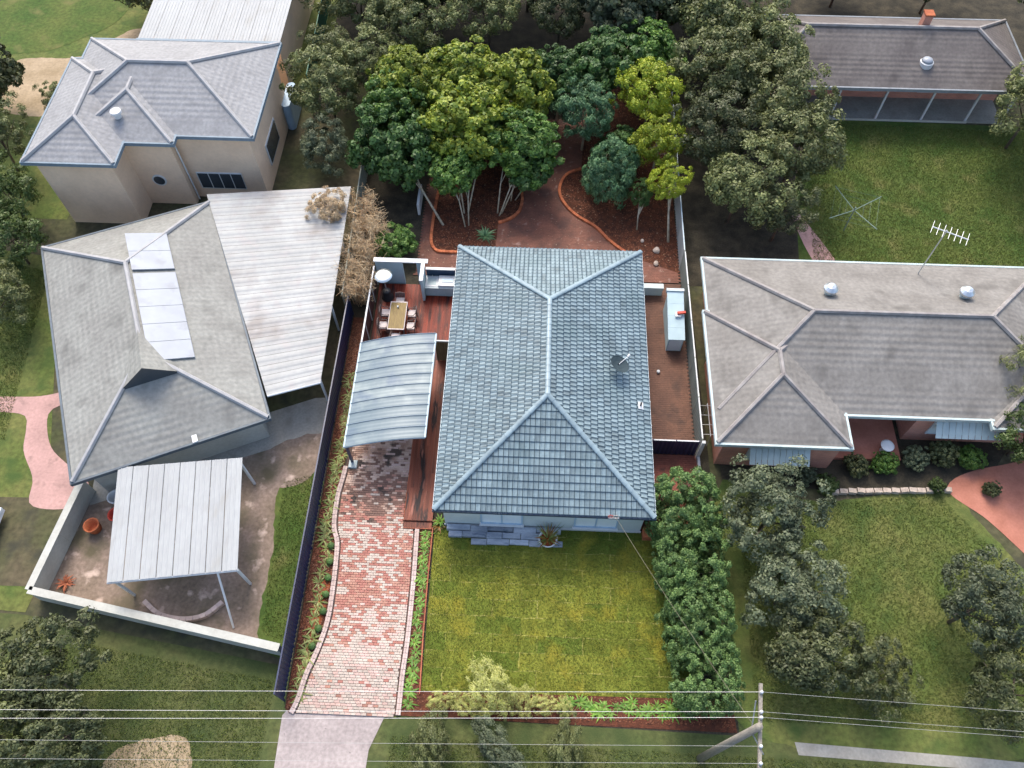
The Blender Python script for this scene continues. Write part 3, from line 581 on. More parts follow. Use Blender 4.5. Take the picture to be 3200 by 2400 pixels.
for si, (a, b, inw, L_) in enumerate([((-5, 0, EZ), (5, 0, EZ), (0, 1), 10), ((5, 0, EZ), (5, HL, EZ), (-1, 0), HL), ((5, HL, EZ), (-5, HL, EZ), (0, -1), 10), ((-5, HL, EZ), (-5, 0, EZ), (1, 0), HL)]):
    M = slope_frame(a, b, inw); SLn = 5/cp; nr = int(SLn/TL_) + 1; bm = bmesh.new()
    for j in range(nr):
        v0 = j*TL_; k0 = int((v0*cp)/TW) - 1; k1 = int((L_ - v0*cp)/TW) + 2
        for i in range(k0, k1):
            u0 = i*TW + ((j % 2)*TW/2 if si in (1, 3) else .0)
            inside_all = u0 >= (v0+TL_)*cp and u0 + TW <= L_ - (v0+TL_)*cp and v0 + TL_ <= SLn
            part = si == 0 and nt_ < 300
            if part and inside_all:
                nt_ += 1
                o = link('roof_tile', tile_me, roof); T = M @ Matrix.Translation((u0, v0, rnd.uniform(-.002, .003))); T.translation -= off; o.matrix_local = T
                o.rotation_euler.rotate_axis('Z', rnd.uniform(-.006, .006))
                continue
            tb = bmesh.new() if part else bm; dz = rnd.uniform(-.003, .003)
            vv = [tb.verts.new((x+u0, y+v0, z+dz)) for x, y, z in TV]
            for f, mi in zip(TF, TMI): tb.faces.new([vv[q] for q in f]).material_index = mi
            if part:
                clip(tb, L_)
                if tb.faces:
                    nt_ += 1
                    me = bpy.data.meshes.new('roof_tile'); tb.to_mesh(me); me.materials.append(MATS['roof_tile']); me.materials.append(MATS['tile_lap_shade']); o = link('roof_tile', me, roof); T = M.copy(); T.translation -= off; o.matrix_local = T
                tb.free()
    if bm.faces:
        clip(bm, L_); bmesh.ops.bisect_plane(bm, geom=bm.verts[:] + bm.edges[:] + bm.faces[:], plane_co=(0, SLn, 0), plane_no=(0, 1, 0), clear_outer=True)
        bm.transform(M); me = bpy.data.meshes.new('t'); bm.to_mesh(me); mass.from_mesh(me); bpy.data.meshes.remove(me); bm.free()
me = bpy.data.meshes.new('side_tiles'); mass.transform(Matrix.Translation(-off)); mass.to_mesh(me); mass.free(); me.materials.append(MATS['roof_tile']); me.materials.append(MATS['tile_lap_shade']); stuff(link('side_tiles', me, roof))
def cap_mesh(l=.42, r0=.115, r1=.135):
    b = MB(); n = 6; vs = []
    for x, r in ((-l/2, r1), (l/2, r0)):
        vs += [(x, -r*math.cos(PI*k/n), r*.62*math.sin(PI*k/n) - .02) for k in range(n+1)]
    vs += [(-l/2, y*.75, z*.75 - .01) for _, y, z in vs[:n+1]]
    return b.add(vs, [(k, k+1, n+2+k, n+1+k) for k in range(n)] + [(k+1, k, 2*n+2+k, 2*n+3+k) for k in range(n)]).mesh('ridge_cap', 'ridge_tile', smooth=False)
CAP = cap_mesh()
for A, B in (((-5, 0, EZ), (0, 5, RZ)), ((5, 0, EZ), (0, 5, RZ)), ((-5, HL, EZ), (0, HL-5, RZ)), ((5, HL, EZ), (0, HL-5, RZ)), ((0, 5, RZ), (0, HL-5, RZ))):
    A, B = Vector(A) + Vector((0, 0, .075)), Vector(B) + Vector((0, 0, .075)); d = B - A; n = round(d.length/.39); d.normalize(); s = d.cross(Vector((0, 0, 1))).normalized(); u = s.cross(d)
    for i in range(n):
        p = A + d*((i + .5)*(B-A).length/n); M = Matrix((d, -s, u)).transposed().to_4x4(); M.translation = p - off
        o = link('ridge_cap', CAP, roof); o.matrix_local = M
for i in range(12):
    x = 5.03; yb = .8 + i*1.3; MB().box(4.9, yb, 2.735, 5.1, yb + .03, 2.75).build('gutter_bracket', 'gutter_pale', house)

# things on the roof
dish = thing('satellite_dish', 'dark grey satellite dish with a long arm on the tiled roof', 'satellite dish', (3.45, 7.55, EZ + (5-3.45)*TP + .05))
b = bmesh.new(); bmesh.ops.create_uvsphere(b, u_segments=24, v_segments=14, radius=.9); bmesh.ops.bisect_plane(b, geom=b.verts[:] + b.edges[:] + b.faces[:], plane_co=(0, 0, -.78), plane_no=(0, 0, 1), clear_outer=True)
bmesh.ops.translate(b, verts=b.verts, vec=(0, 0, .9)); b.transform(Matrix.Translation((-.02, -.25, .50)) @ Vector((.42, .1, .9)).to_track_quat('Z', 'Y').to_matrix().to_4x4() @ Matrix.Scale(1.15, 4))
me = bpy.data.meshes.new('reflector'); b.to_mesh(me); b.free(); me.materials.append(MATS['dish_grey']); link('reflector', me, dish)
P0 = wl(dish)
MB().tube([P0 + Vector((0, 0, -.15)), P0 + Vector((0, 0, .35)), P0 + Vector((-.02, -.2, .55))], .03).build('mast', 'black_steel', dish)
MB().tube([P0 + Vector((-.02, -.2, .5)), P0 + Vector((.5, .35, .45))], .018).build('arm', 'white_paint', dish)
MB().tube([P0 + Vector((.45, .3, .45)), P0 + Vector((.55, .42, .47))], .06).build('receiver', 'white_paint', dish)
vp = thing('roof_vent', 'small white flashing with a dark vent pipe near the roof edge', 'vent', (4.57, 5.65, EZ + .43*TP + .04))
P0 = wl(vp); MB().obox(P0 + Vector((0, 0, .02)), (.14, .2, .015), 0, tilt=('Y', RP)).build('flashing', 'white_paint', vp); MB().tube([P0, P0 + Vector((0, 0, .3))], .045, 10).build('pipe', 'black_steel', vp)
sb = thing('cable_bracket', 'looped service cable bracket on the front gutter', 'bracket', (3.1, -.03, 2.75))
for k in range(2):
    MB().tube([(3.0 + k*.24 + .11*math.cos(t), -.06, 2.88 + .13*math.sin(t)) for t in np.linspace(0, 2*PI, 14)], .016, 6).build('loop', 'brick_cream' if k else 'red_plastic', sb)
MB().box(2.9, -.12, 2.735, 3.4, -.03, 2.76).build('base_plate', 'grey_steel', sb)

# ------------------------------------------------------------------ front of the house
st = thing('stone_steps', 'stacked blue grey stone slabs along the front wall', 'steps', (-2, -.2, 0))
for y0, y1, x0, x1, z, n in ((-.02, .24, -4.6, .9, .36, 5), (-.32, -.03, -4.5, .7, .22, 6), (-.62, -.33, -3.4, 1.0, .09, 5)):
    cuts = [x0] + sorted(lerp(x0, x1, (i + rnd.uniform(-.25, .25))/n) for i in range(1, n)) + [x1]
    for a, b_ in zip(cuts, cuts[1:]): 
        h = z + rnd.uniform(-.03, .02); j = rnd.uniform(-.05, .05)
        MB().box(a + .012, y0 + j, 0, b_ - .012, y1 - .006 + min(j, 0), h).build('stone_slab', 'bluestone', st)
pot = thing('plant_pot', 'pale urn planted with a spiky orange plant by the steps', 'plant pot', (.27, -.42, .09))
P0 = wl(pot); MB().lathe(P0, [(.2, 0), (.24, .04), (.33, .28), (.42, .55), (.45, .6), (.40, .6), (.36, .5)], 24).build('urn', 'porcelain', pot, True)
MB().lathe(P0 + Vector((0, 0, .5)), [(.36, 0), (.2, .05), (.01, .06)], 16).build('soil', 'orange_earth', pot)
o = link('leaves', strap_mesh('leaves', 21, 26, .75, .035, 'leaf_orange', 1.25, .3), pot, (0, 0, .5)); o = link('leaves', strap_mesh('leaves', 22, 16, .95, .02, 'leaf_strap_dull', 1.5, .25), pot, (0, 0, .5))
bp = thing('brick_pillar', 'low red brick pillar at the corner of the front wall', 'pillar', (5.05, .15, 0))
bmsh = brick_mesh('terracotta_brick', .226, .108, .07)
for k in range(7):
    for i in range(2):
        for j in range(4 if k % 2 else 4):
            o = link('brick', bmsh, bp, (-.13 + i*.235, -.18 + j*.118, k*.078))
yp = -.0
cs = thing('corner_shrub', 'small orange and green plant at the wall corner beside the deck', 'shrub', (-5.0, .25, 0))
link('leaves', strap_mesh('leaves', 31, 30, .45, .035, 'leaf_orange', 1.2, .4), cs); link('leaves', strap_mesh('leaves', 32, 22, .4, .03, 'leaf_strap', 1.3, .4), cs, (.05, .18, .1))

# ------------------------------------------------------------------ decks
def boards(t, x0, x1, y0, y1, z, m, w=.14, th=.035):
    n = round((x1-x0)/w); w = (x1-x0)/n
    for i in range(n):
        c = sorted([y0, y1] + [y for y in (rnd.uniform(y0+1.2, y0 + (y1-y0)*.5), rnd.uniform(y0 + (y1-y0)*.55, y1-1.)) if y1-y0 > 4])
        for a, b in zip(c, c[1:]):
            MB().box(x0 + i*w + .004, a + .003, z - th, x0 + (i+1)*w - .004, b - .003, z + rnd.uniform(-.003, .003)).build('board', m, t)
bw = thing('timber_boardwalk', 'reddish timber boardwalk with dark wet patches beside the house', 'boardwalk', (-6, 4.5, 0))
boards(bw, -6.7, -5.32, .42, 9.6, .20, 'deck_walk')
MB().box(-6.7, .40, .02, -5.32, .418, .198).build('fascia', 'deck_walk', bw)
MB().box(-6.735, .4, .02, -6.703, 9.6, .205).build('fascia', 'garden_timber', bw)
sp = thing('timber_step', 'low timber step at the front end of the boardwalk', 'step', (-6, .3, 0))
boards(sp, -6.72, -5.34, .05, .39, .11, 'deck_walk'); MB().box(-6.72, .02, 0, -5.34, .048, .115).build('fascia', 'garden_timber', sp)
dk = thing('timber_deck', 'dark red oiled timber deck under the dining table', 'deck', (-7.6, 12.2, 0))
boards(dk, -9.7, -5.0, 9.62, 14.75, .16, 'deck_red')
MB().box(-9.68, 9.7, 0, -5.02, 14.7, .12).build('subframe', 'black_steel', dk)
# courtyard screen wall and outdoor kitchen
sw = thing('screen_wall', 'pale blue grey rendered wall wrapping the corner of the deck', 'wall', (-8.3, 15, 0))
MB().box(-9.75, 14.86, 0, -8.22, 15.02, 2.0).build('wall', 'wall_cool', sw)
MB().box(-9.8, 14.80, 2.0, -6.76, 15.08, 2.07).build('capping', 'white_paint', sw)
MB().box(-7.42, 14.86, 0, -7.05, 15.02, 2.0).build('pier', 'wall_cool', sw)
MB().box(-7.08, 13.6, 0, -6.95, 14.798, 2.0).build('side_wall', 'wall_cool', sw); MB().box(-7.12, 13.55, 2.0, -6.91, 14.797, 2.07).build('capping', 'white_paint', sw)
fs = thing('slatted_screen', 'white railed screen with dark slats along the deck', 'fence', (-9.82, 12.3, 0))
MB().box(-9.86, 9.5, 1.58, -9.78, 14.8, 1.66).build('top_rail', 'white_paint', fs)
for k in range(5):
    yk = 9.6 + k*1.27; MB().box(-9.85, yk, .1, -9.79, yk + .06, 1.578).build('post', 'white_paint', fs)
for k in range(13):
    MB().box(-9.832, 9.5, .16 + k*.108, -9.815, 14.8, .245 + k*.108).build('slat', 'screen_slat', fs)
kt = thing('outdoor_kitchen', 'pale outdoor kitchen bench with splashback on the deck', 'kitchen bench', (-6.1, 14.5, .16))
MB().box(-6.93, 13.98, .16, -5.3, 14.85, .9).build('cabinet', 'wall_cool', kt); MB().box(-6.94, 13.9, .9, -5.28, 14.78, .96).build('benchtop', 'render_pale', kt)
MB().box(-6.9, 14.79, .96, -5.28, 14.9, 1.5).build('splashback', 'gutter_navy', kt); MB().box(-6.92, 14.76, 1.5, -5.26, 14.93, 1.55).build('capping', 'white_paint', kt)
for k in range(3): MB().box(-6.86 + k*.53, 13.955, .22, -6.38 + k*.53, 13.978, .84).build('door', 'shed_pale', kt)
bq = thing('barbecue', 'white and stainless barbecue set in the outdoor bench', 'barbecue', (-5.75, 14.35, .96))
P0 = wl(bq); MB().box(-6.18, 13.98, .962, -5.30, 14.7, 1.12).build('body', 'white_paint', bq); MB().box(-6.0, 14.22, 1.12, -5.36, 14.46, 1.15).build('grill', 'tank_blue', bq)
MB().tube([(-6.1, 14.03, 1.06), (-5.42, 14.03, 1.06)], .02).build('handle', 'stainless', bq)
for k in range(4): MB().tube([(-6.05 + k*.2, 14.06, .995), (-6.05 + k*.2, 14.035, .995)], .02).build('knob', 'black_steel', bq)
sk = thing('bench_sink', 'small pale sink set in the outdoor bench beside the barbecue', 'sink', (-6.55, 14.35, .96))
MB().box(-6.92, 14.0, .961, -6.22, 14.72, .985).build('drainer', 'white_paint', sk); MB().box(-6.82, 14.12, .985, -6.32, 14.6, .99).build('bowl', 'awning', sk); MB().tube([(-6.55, 14.66, .96), (-6.55, 14.66, 1.2), (-6.55, 14.5, 1.22)], .014).build('tap', 'stainless', sk)
ht = thing('patio_heater', 'tall patio heater with a round mirrored reflector above the deck', 'patio heater', (-9.1, 13.75, .16))
P0 = wl(ht); MB().lathe(P0, [(.34, 0), (.34, .05), (.25, .1), (.23, .6), (.2, .66), (.04, .7)], 24).build('base', 'black_steel', ht, True)
MB().tube([P0 + Vector((0, 0, .68)), P0 + Vector((0, 0, 1.75))], .03, 10).build('pole', 'stainless', ht)
MB().lathe(P0 + Vector((0, 0, 1.7)), [(.05, 0), (.09, .02), (.1, .26), (.06, .3)], 16).build('burner', 'stainless', ht, True)
MB().lathe(P0 + Vector((0, 0, 1.98)), [(.50, 0), (.49, .015), (.36, .06), (.18, .10), (.02, .12)], 28).build('reflector', 'mirror_steel', ht, True)
# dining set
tb = thing('dining_table', 'honey coloured wooden dining table on the red deck', 'table', (-8.28, 12.0, .16))
P0 = wl(tb)
for k in range(6): MB().box(-8.70 + k*.143, 11.12, .86, -8.562 + k*.143 , 12.88, .895).build('plank', 'table_wood', tb)
MB().box(-8.74, 11.06, .855, -8.703, 12.94, .9).box(-7.838, 11.06, .855, -7.80, 12.94, .9).box(-8.702, 11.06, .855, -7.84, 11.117, .9).box(-8.702, 12.883, .855, -7.84, 12.94, .9).build('frame', 'chair_fabric', tb)
for sx in (-8.68, -7.86):
    for sy in (11.14, 12.86): MB().box(sx - .035, sy - .035, .16, sx + .035, sy + .035, .854).build('leg', 'chair_weave', tb)
cn = thing('candle', 'small white candle on the wooden table', 'candle', (-8.3, 12.55, .896)); MB().lathe(wl(cn), [(.05, 0), (.05, .1), (.045, .11)], 12).build('wax', 'white_paint', cn)
ch = thing('dining_chair', '', 'chair', (0, 0, 0), 'chairs round the wooden dining table')
MB().box(-.24, -.24, .40, .24, .24, .44).build('seat', 'chair_weave', ch); MB().box(-.22, -.22, .44, .22, .2, .50).build('cushion', 'chair_fabric', ch)
bk = MB()
for k in range(5): bk.box(-.25 + k*.104, .235, .47, -.17 + k*.104, .262, .88)
bk.build('backrest', 'chair_weave', ch); MB().tube([(-.26, -.2, .62), (-.27, .1, .64), (-.25, .25, .86), (0, .29, .9), (.25, .25, .86), (.27, .1, .64), (.26, -.2, .62)], .02, 8).build('armrest', 'chair_weave', ch)
for sx in (-.22, .22):
    for sy in (-.21, .22): MB().box(sx - .02, sy - .02, 0, sx + .02, sy + .02, .40 if sy > 0 else .62).build('leg', 'chair_weave', ch)
CH = [(-9.02, 12.35, PI/2, 'cushioned woven chair on the screen side of the table beside the heater'), (-9.04, 11.5, PI/2, 'cushioned woven chair on the screen side of the table near the carport'),
      (-7.52, 12.35, -PI/2, 'cushioned woven chair on the house side of the table nearer the bench'), (-7.5, 11.5, -PI/2, 'cushioned woven chair on the house side of the table near the carport'),
      (-8.28, 13.2, 0, 'cushioned woven chair at the table end facing the heater wall'), (-8.28, 10.75, PI, 'cushioned woven chair at the table end beside the carport roof')]
for i, (x, y, r, lab) in enumerate(CH):
    if i == 0: ch.location = (x, y, .16); ch.rotation_euler = (0, 0, r); ch['label'] = lab
    else: dup(ch, (x, y, .16), r, None, lab)
gt = thing('side_gate', 'olive timber gate with a white top rail between carport and house', 'gate', (-5.6, 9.6, .15))
for k in range(6): MB().box(-5.9 + k*.125, 9.615, .18, -5.782 + k*.125, 9.64, 2.0).build('plank', 'olive_panel', gt)
MB().box(-5.95, 9.60, 2.0, -5.1, 9.66, 2.1).build('top_rail', 'white_paint', gt)
# ------------------------------------------------------------------ carport
cpt = thing('carport', 'carport with a curved ribbed blue grey roof over the driveway', 'carport', (-7.7, 6.3, 0))
def arc(t): return 2.30 + .62*math.sin(.25 + t*1.75) - .12
NP = 10; ya, yb2 = 3.15, 9.15
for i in range(NP):
    y0, y1 = lerp(ya, yb2, i/NP), lerp(ya, yb2, (i+1)/NP); nn = 6; ns = 16; v = []; f = []
    for j in range(ns+1):
        t = j/ns; x = lerp(-9.66, -5.76, t); z = arc(t); sh = t*.48
        for k in range(nn+1):
            yk = lerp(y0 + .008, y1 + .012, k/nn); v.append((x, yk + sh, z + (.006 if k % 2 else 0) + (.02 if k == nn else 0)))
    for j in range(ns):
        for k in range(nn): f.append((j*(nn+1)+k, (j+1)*(nn+1)+k, (j+1)*(nn+1)+k+1, j*(nn+1)+k+1))
    MB().add(v, f).build('roof_sheet', 'carport_steel', cpt)
    MB().tube([(lerp(-9.66, -5.76, t), y1 + t*.48 + .005, arc(t) + .03) for t in np.linspace(0, 1, 12)], .022, 6).build('batten', 'fascia_blue', cpt)
for tt, sh in ((0, 0), (1, .48)):
    x = lerp(-9.66, -5.76, tt); MB().tube([(x, ya + sh, arc(tt) - .02), (x, yb2 + sh, arc(tt) - .02)], .05, 8).build('gutter', 'gutter_pale', cpt)
for yy2 in (ya, yb2):
    MB().tube([(lerp(-9.66, -5.76, t), yy2 + t*.48, arc(t) - .05) for t in np.linspace(0, 1, 12)], .04, 8).build('rafter', 'fascia_blue', cpt)
for k, yk in enumerate((3.42, 6.2, 9.0)):
    MB().obox((-9.66, yk, 1.14), (.06, .06, 1.08)).build('post', 'blue_post', cpt)
for x, y, lab in ((-9.62, 3.3, 'pale concrete footing under the front carport post'),):
    o = MB().lathe((0, 0, 0), [(.30, 0), (.30, .1), (.28, .14)], 4).build('concrete_footing', 'render_pale', loc=(x, y, .03)); o.rotation_euler = (0, 0, PI/4); tag(o, lab, 'footing')
# ------------------------------------------------------------------ side yard
sh = thing('garden_shed', 'narrow pale blue steel shed against the sage fence', 'shed', (6.9, 12.3, .03))
x0, x1, y0, y1 = 6.55, 7.35, 10.85, 13.55
MB().add([(x0, y0, .03), (x1, y0, .03), (x1, y1, .03), (x0, y1, .03), (x0, y0, 1.15), (x1, y0, 1.15), (x1, y1, 1.75), (x0, y1, 1.75)], [(0, 1, 5, 4), (1, 2, 6, 5), (2, 3, 7, 6), (3, 0, 4, 7)]).build('wall', 'wall_cool', sh)
for k in range(4):
    a, b_ = k/4, (k+1)/4; ya_, yb_ = lerp(y0-.06, y1+.02, a) + .004, lerp(y0-.06, y1+.02, b_) - .004; za, zb = lerp(1.16, 1.75, a), lerp(1.16, 1.75, b_)
    MB().add([(x0-.05, ya_, za), (x1+.05, ya_, za), (x1+.05, yb_, zb), (x0-.05, yb_, zb), (x0-.05, ya_, za+.03), (x1+.05, ya_, za+.03), (x1+.05, yb_, zb+.03), (x0-.05, yb_, zb+.03)], [(4, 5, 6, 7), (0, 1, 5, 4), (1, 2, 6, 5), (2, 3, 7, 6), (3, 0, 4, 7)]).build('roof_sheet', 'shed_pale', sh)
MB().box(x0 - .08, y1 + .023, 1.62, x1 + .08, y1 + .2, 1.86).build('back_capping', 'render_pale', sh); MB().box(x0 + .06, y0 - .025, .1, x1 - .06, y0 - .003, 1.1).build('door', 'white_paint', sh)
rc = thing('red_crate', 'red and white plastic crate left on the shed roof', 'crate', (7.15, 12.1, 1.45)); MB().box(6.9, 12.05, 1.45, 7.2, 12.35, 1.6).build('base', 'white_paint', rc); MB().obox((7.22, 12.25, 1.66), (.22, .07, .06), .15).build('lid', 'red_plastic', rc)
o = MB().box(5.0, 14.6, 0, 6.52, 14.85, .7).box(5.0, 14.56, .7, 6.54, 14.89, .76).build('low_wall', 'render_pale'); tag(o, 'low pale wall between the house and the shed', 'wall')
o = MB().lathe((0, 0, 0), [(.03, 0), (.08, .03), (.1, .09), (.08, .16), (.02, .19)], 14).build('white_ball', 'white_paint', loc=(6.06, 9.41, .032)); tag(o, 'small white ball lying on the side yard paving', 'ball')
sp2 = thing('clothes_rack', 'thin white wire rack beyond the sage fence', 'rack', (7.95, 6.2, 0))
for k in range(4): MB().tube([(7.85, 5.2 + k*.55, 1.1), (8.5, 5.2 + k*.55, 1.1)], .015, 6).build('rail', 'white_paint', sp2)
MB().tube([(8.3, 5.1, 0), (8.3, 5.1, 1.1), (8.3, 7.0, 1.1), (8.3, 7.0, 0)], .018, 6).build('frame', 'white_paint', sp2)
# ------------------------------------------------------------------ trees and shrubs
def leaf_cloud(C, R, nl, L_, Wd, seed, out=.8, up=.35, flat=.5):
    """leaf quads on clumps: C (n,3) clump centres, R (n,) radii, nl leaves each"""
    g = np.random.default_rng(seed); n = len(C); Cr = np.repeat(C, nl, 0); Rr = np.repeat(R, nl)
    d = g.normal(size=(n*nl, 3)); cd = Cr/np.maximum(np.linalg.norm(Cr, axis=1, keepdims=True), 1e-6)
    d /= np.linalg.norm(d, axis=1, keepdims=True); d = d + out*cd + np.array([0, 0, up]); d /= np.linalg.norm(d, axis=1, keepdims=True)
    P = Cr + d*(Rr*g.uniform(.5, 1.15, n*nl))[:, None]
    nr = d + flat*g.normal(size=d.shape)*.9; nr /= np.linalg.norm(nr, axis=1, keepdims=True)
    a = np.cross(nr, g.normal(size=d.shape)); a /= np.linalg.norm(a, axis=1, keepdims=True); b = np.cross(nr, a)
    s = g.uniform(.65, 1.3, n*nl)[:, None]; l = a*L_*s*.5; w = b*Wd*s*.5; dr = nr*L_*s*.12
    V = np.stack([P - l, P - w + dr, P + l, P + w + dr], 1)
    return V.reshape(-1, 3)
def crown_mesh(name, seed, ncl, nl, rc, L_, Wd, m, zmin=-.55, inner=.3, squash=1., lobes=0, out=.8, up=.35, sq=1.0):
    g = np.random.default_rng(seed); k = np.arange(ncl) + .5; z = 1 - (1 - zmin)*k/ncl; ph = k*2.39996 + g.uniform(-.5, .5, ncl); r = np.sqrt(np.maximum(0, 1 - z*z))
    D = np.c_[r*np.cos(ph), r*np.sin(ph), z] + g.normal(size=(ncl, 3))*.07
    bump = 1.0
    if lobes:
        LD = g.normal(size=(lobes, 3)); LD[:, 2] = np.abs(LD[:, 2])*.8; LD /= np.linalg.norm(LD, axis=1, keepdims=True)
        dn = D/np.linalg.norm(D, axis=1, keepdims=True); bump = .72 + .55*np.max(np.clip((dn @ LD.T - .62)/.38, 0, 1), 1)
    rad = g.uniform(.72, .92, ncl)*bump; C = D*rad[:, None]*g.uniform(.82, 1.08, ncl)[:, None]; kp = g.random(ncl) < .84; C = C[kp]; ncl = len(C); D = D[kp]
    if sq < 1: C = np.sign(C)*np.abs(C)**sq
    ni = int(ncl*inner); Ci = D[g.permutation(ncl)[:ni]]*g.uniform(.25, .55, ni)[:, None]
    C = np.r_[C, Ci]; R = np.r_[rc*g.uniform(.5, 1.5, ncl), rc*1.2*np.ones(ni)]
    return np_mesh(name, leaf_cloud(C, R, nl, L_, Wd, seed+1, out, up), 4, m)
ARCH = {  # normalised to radius 1
 'broad': lambda m, s: crown_mesh('crown', s, 170, 90, .15, .115, .068, m, -.6, .3, lobes=11),
 'bubbly': lambda m, s: crown_mesh('crown', s, 110, 120, .17, .075, .042, m, -.6, .25, lobes=7),
 'rosette': lambda m, s: crown_mesh('crown', s, 170, 70, .13, .12, .03, m, -.75, .25, up=.5),
 'loose': lambda m, s: crown_mesh('crown', s, 95, 110, .16, .08, .035, m, -.5, .3, lobes=6),
 'hedge': lambda m, s: crown_mesh('foliage', s, 420, 110, .10, .055, .032, m, -.9, .2, sq=.72),
 'wisp': lambda m, s: crown_mesh('crown', s, 60, 60, .2, .16, .022, m, -.6, .3, out=.5, up=.9),
}
CR = {}
def crown(arch, m, var):
    k = (arch, m, var)
    if k not in CR: CR[k] = ARCH[arch](m, 100 + var*13 + sum(map(ord, arch + m)))
    return CR[k]
def tree(name, label, cat, x, y, zc, r, arch, m, group=None, var=0, bark='bark', stems=1, base=None, cn='crown', rt=.09):
    rx, ry, rz = r if hasattr(r, '__len__') else (r, r, r*.85)
    bx, by = base or (x, y); t = thing(name, label, cat, (bx, by, 0), group)
    q = random.Random(int(x*91 + y*57)); b = MB()
    for s in range(stems):
        a = 2*PI*s/stems + q.uniform(0, 1); lean = .12 if stems == 1 else .38
        tx, ty = x + math.cos(a)*rx*lean*1.2, y + math.sin(a)*ry*lean; s0 = .12*(stems > 1)
        mid = (lerp(bx, tx, .45) + q.uniform(-.12, .12), lerp(by, ty, .4) + q.uniform(-.12, .12), zc*.5)
        r0 = rt*(.6 if stems > 1 else 1)*(.6 + zc*.12)
        b.tube([(bx + math.cos(a)*s0, by + math.sin(a)*s0, -.05), mid, (tx, ty, zc*.95)], [r0, r0*.75, r0*.45], 7)
        for j in range(4):
            aa = a + j*1.7 + q.uniform(-.4, .4); b.tube([mid if j % 2 else (tx, ty, zc*.93), (lerp(tx, x + math.cos(aa)*rx*.5, .7), lerp(ty, y + math.sin(aa)*ry*.5, .7), zc*.9), (x + math.cos(aa)*rx*.72, y + math.sin(aa)*ry*.72, zc + rz*q.uniform(.0, .4))], [r0*.5, r0*.35, r0*.15], 5)
    b.build('trunk' if cn == 'crown' else 'stem', bark, t, True)
    o = link(cn, crown(arch, m, var), t, (x - bx, y - by, zc), q.uniform(0, 6.28) if arch != 'hedge' else 0, (rx, ry, rz)); return t
G1 = 'trees in the back garden of the block'
# the block's own trees
def own(label, x, y, zc, r, arch, m, var=0, bark='bark_pale', stems=1, base=None, cat='tree', cn='crown'):
    tree('garden_tree' if cat == 'tree' else 'garden_shrub', label, cat, x, y, zc, r, arch, m, G1 if cat == 'tree' else None, var, bark, stems, base, cn)
own('broad yellow green tree with the brightest crown in the back garden', -4.9, 23.9, 3.7, (2.5, 2.2, 2.1), 'broad', 'leaf_yellow', 0, 'bark_pale', 2, (-5.1, 20.4))
own('yellow green tree at the far fence corner behind the dark round one', -9.2, 27.8, 3.4, (2.2, 2.2, 1.9), 'broad', 'leaf_yellow', 1)
own('yellow tipped tree at the far fence behind the brightest crown', -5.6, 28.0, 3.7, (2.6, 2.2, 1.9), 'broad', 'leaf_yellow', 2)
own('yellow tipped tree at the far fence behind the gap in the crowns', -2.0, 27.4, 3.5, (2.3, 2.2, 2.0), 'broad', 'leaf_yellow', 3)
own('dense dark green tree beside the dry bamboo and the grey fence', -9.4, 22.6, 2.9, (2.3, 2.3, 2.2), 'broad', 'leaf_dark', 0, 'bark_pale', 1, (-6.4, 19.4))
own('dark green tree squeezed between the grey fence and the yellow green crowns', -9.6, 25.8, 3.0, (2.0, 1.9, 1.9), 'broad', 'leaf_mid', 3)
own('mid green tree on pale twin stems in the tree bed', -5.6, 21.6, 2.6, (1.8, 1.4, 1.3), 'broad', 'leaf_mid', 0, 'bark_pale', 2, (-5.0, 19.4))
own('spreading mid green tree on pale triple stems at the round end of the bed', -1.9, 22.8, 3.1, (2.3, 2.0, 1.9), 'broad', 'leaf_mid', 1, 'bark_pale', 3, (-3.1, 20.4))
own('dark green tree spreading low over the paving by the round bed end', -1.4, 22.0, 2.1, (1.7, 1.3, 1.1), 'broad', 'leaf_dark', 3, 'bark_pale', 2, (-2.3, 21.6))
own('dark tree filling the gap between the yellow green and blue green crowns', .3, 28.8, 3.2, (2.0, 2.0, 1.8), 'broad', 'leaf_dark', 1)
own('open blue green tree with big leaves at the far fence', 2.0, 26.2, 3.3, (2.0, 1.9, 1.8), 'rosette', 'leaf_blue', 0)
own('low dark blue green tree behind the open blue green one at the fence', 3.2, 30.0, 3.6, (2.6, 2.0, 1.9), 'broad', 'leaf_dark', 2)
own('deep green tree behind the tall lime green one at the far corner', 6.2, 31.4, 3.2, (2.0, 1.9, 1.8), 'broad', 'leaf_mid', 2)
own('round silvery blue green shrub above the wavy brick edging', 3.5, 22.0, 2.2, (1.85, 1.7, 2.2), 'rosette', 'leaf_blue', 1, 'bark_pale', 3, None, 'shrub', 'foliage')
own('dark shrub tucked between the round blue green one and the lime trees', 4.4, 24.6, 1.6, (1.4, 1.3, 1.3), 'broad', 'leaf_dark', 2, 'bark', 2, None, 'shrub', 'foliage')
own('tall lime green bubbly tree at the far corner of the grey fence', 5.9, 27.0, 3.9, (1.8, 2.1, 1.9), 'bubbly', 'leaf_lime', 0)
own('lime green bubbly tree halfway along the grey fence', 6.3, 23.6, 3.2, (1.5, 1.8, 1.6), 'bubbly', 'leaf_lime', 1)
own('small lime green bubbly tree on a pale trunk at the grey fence end', 6.8, 20.6, 2.8, (1.05, 1.3, 1.2), 'bubbly', 'leaf_lime', 2, 'bark_pale', 1, (7.15, 18.6))
own('thin dark green sapling on a pale stem under the lime green trees', 5.4, 20.6, 1.7, (.75, .8, 1.0), 'loose', 'leaf_dark', 0, 'bark_pale', 1, (5.3, 19.5))
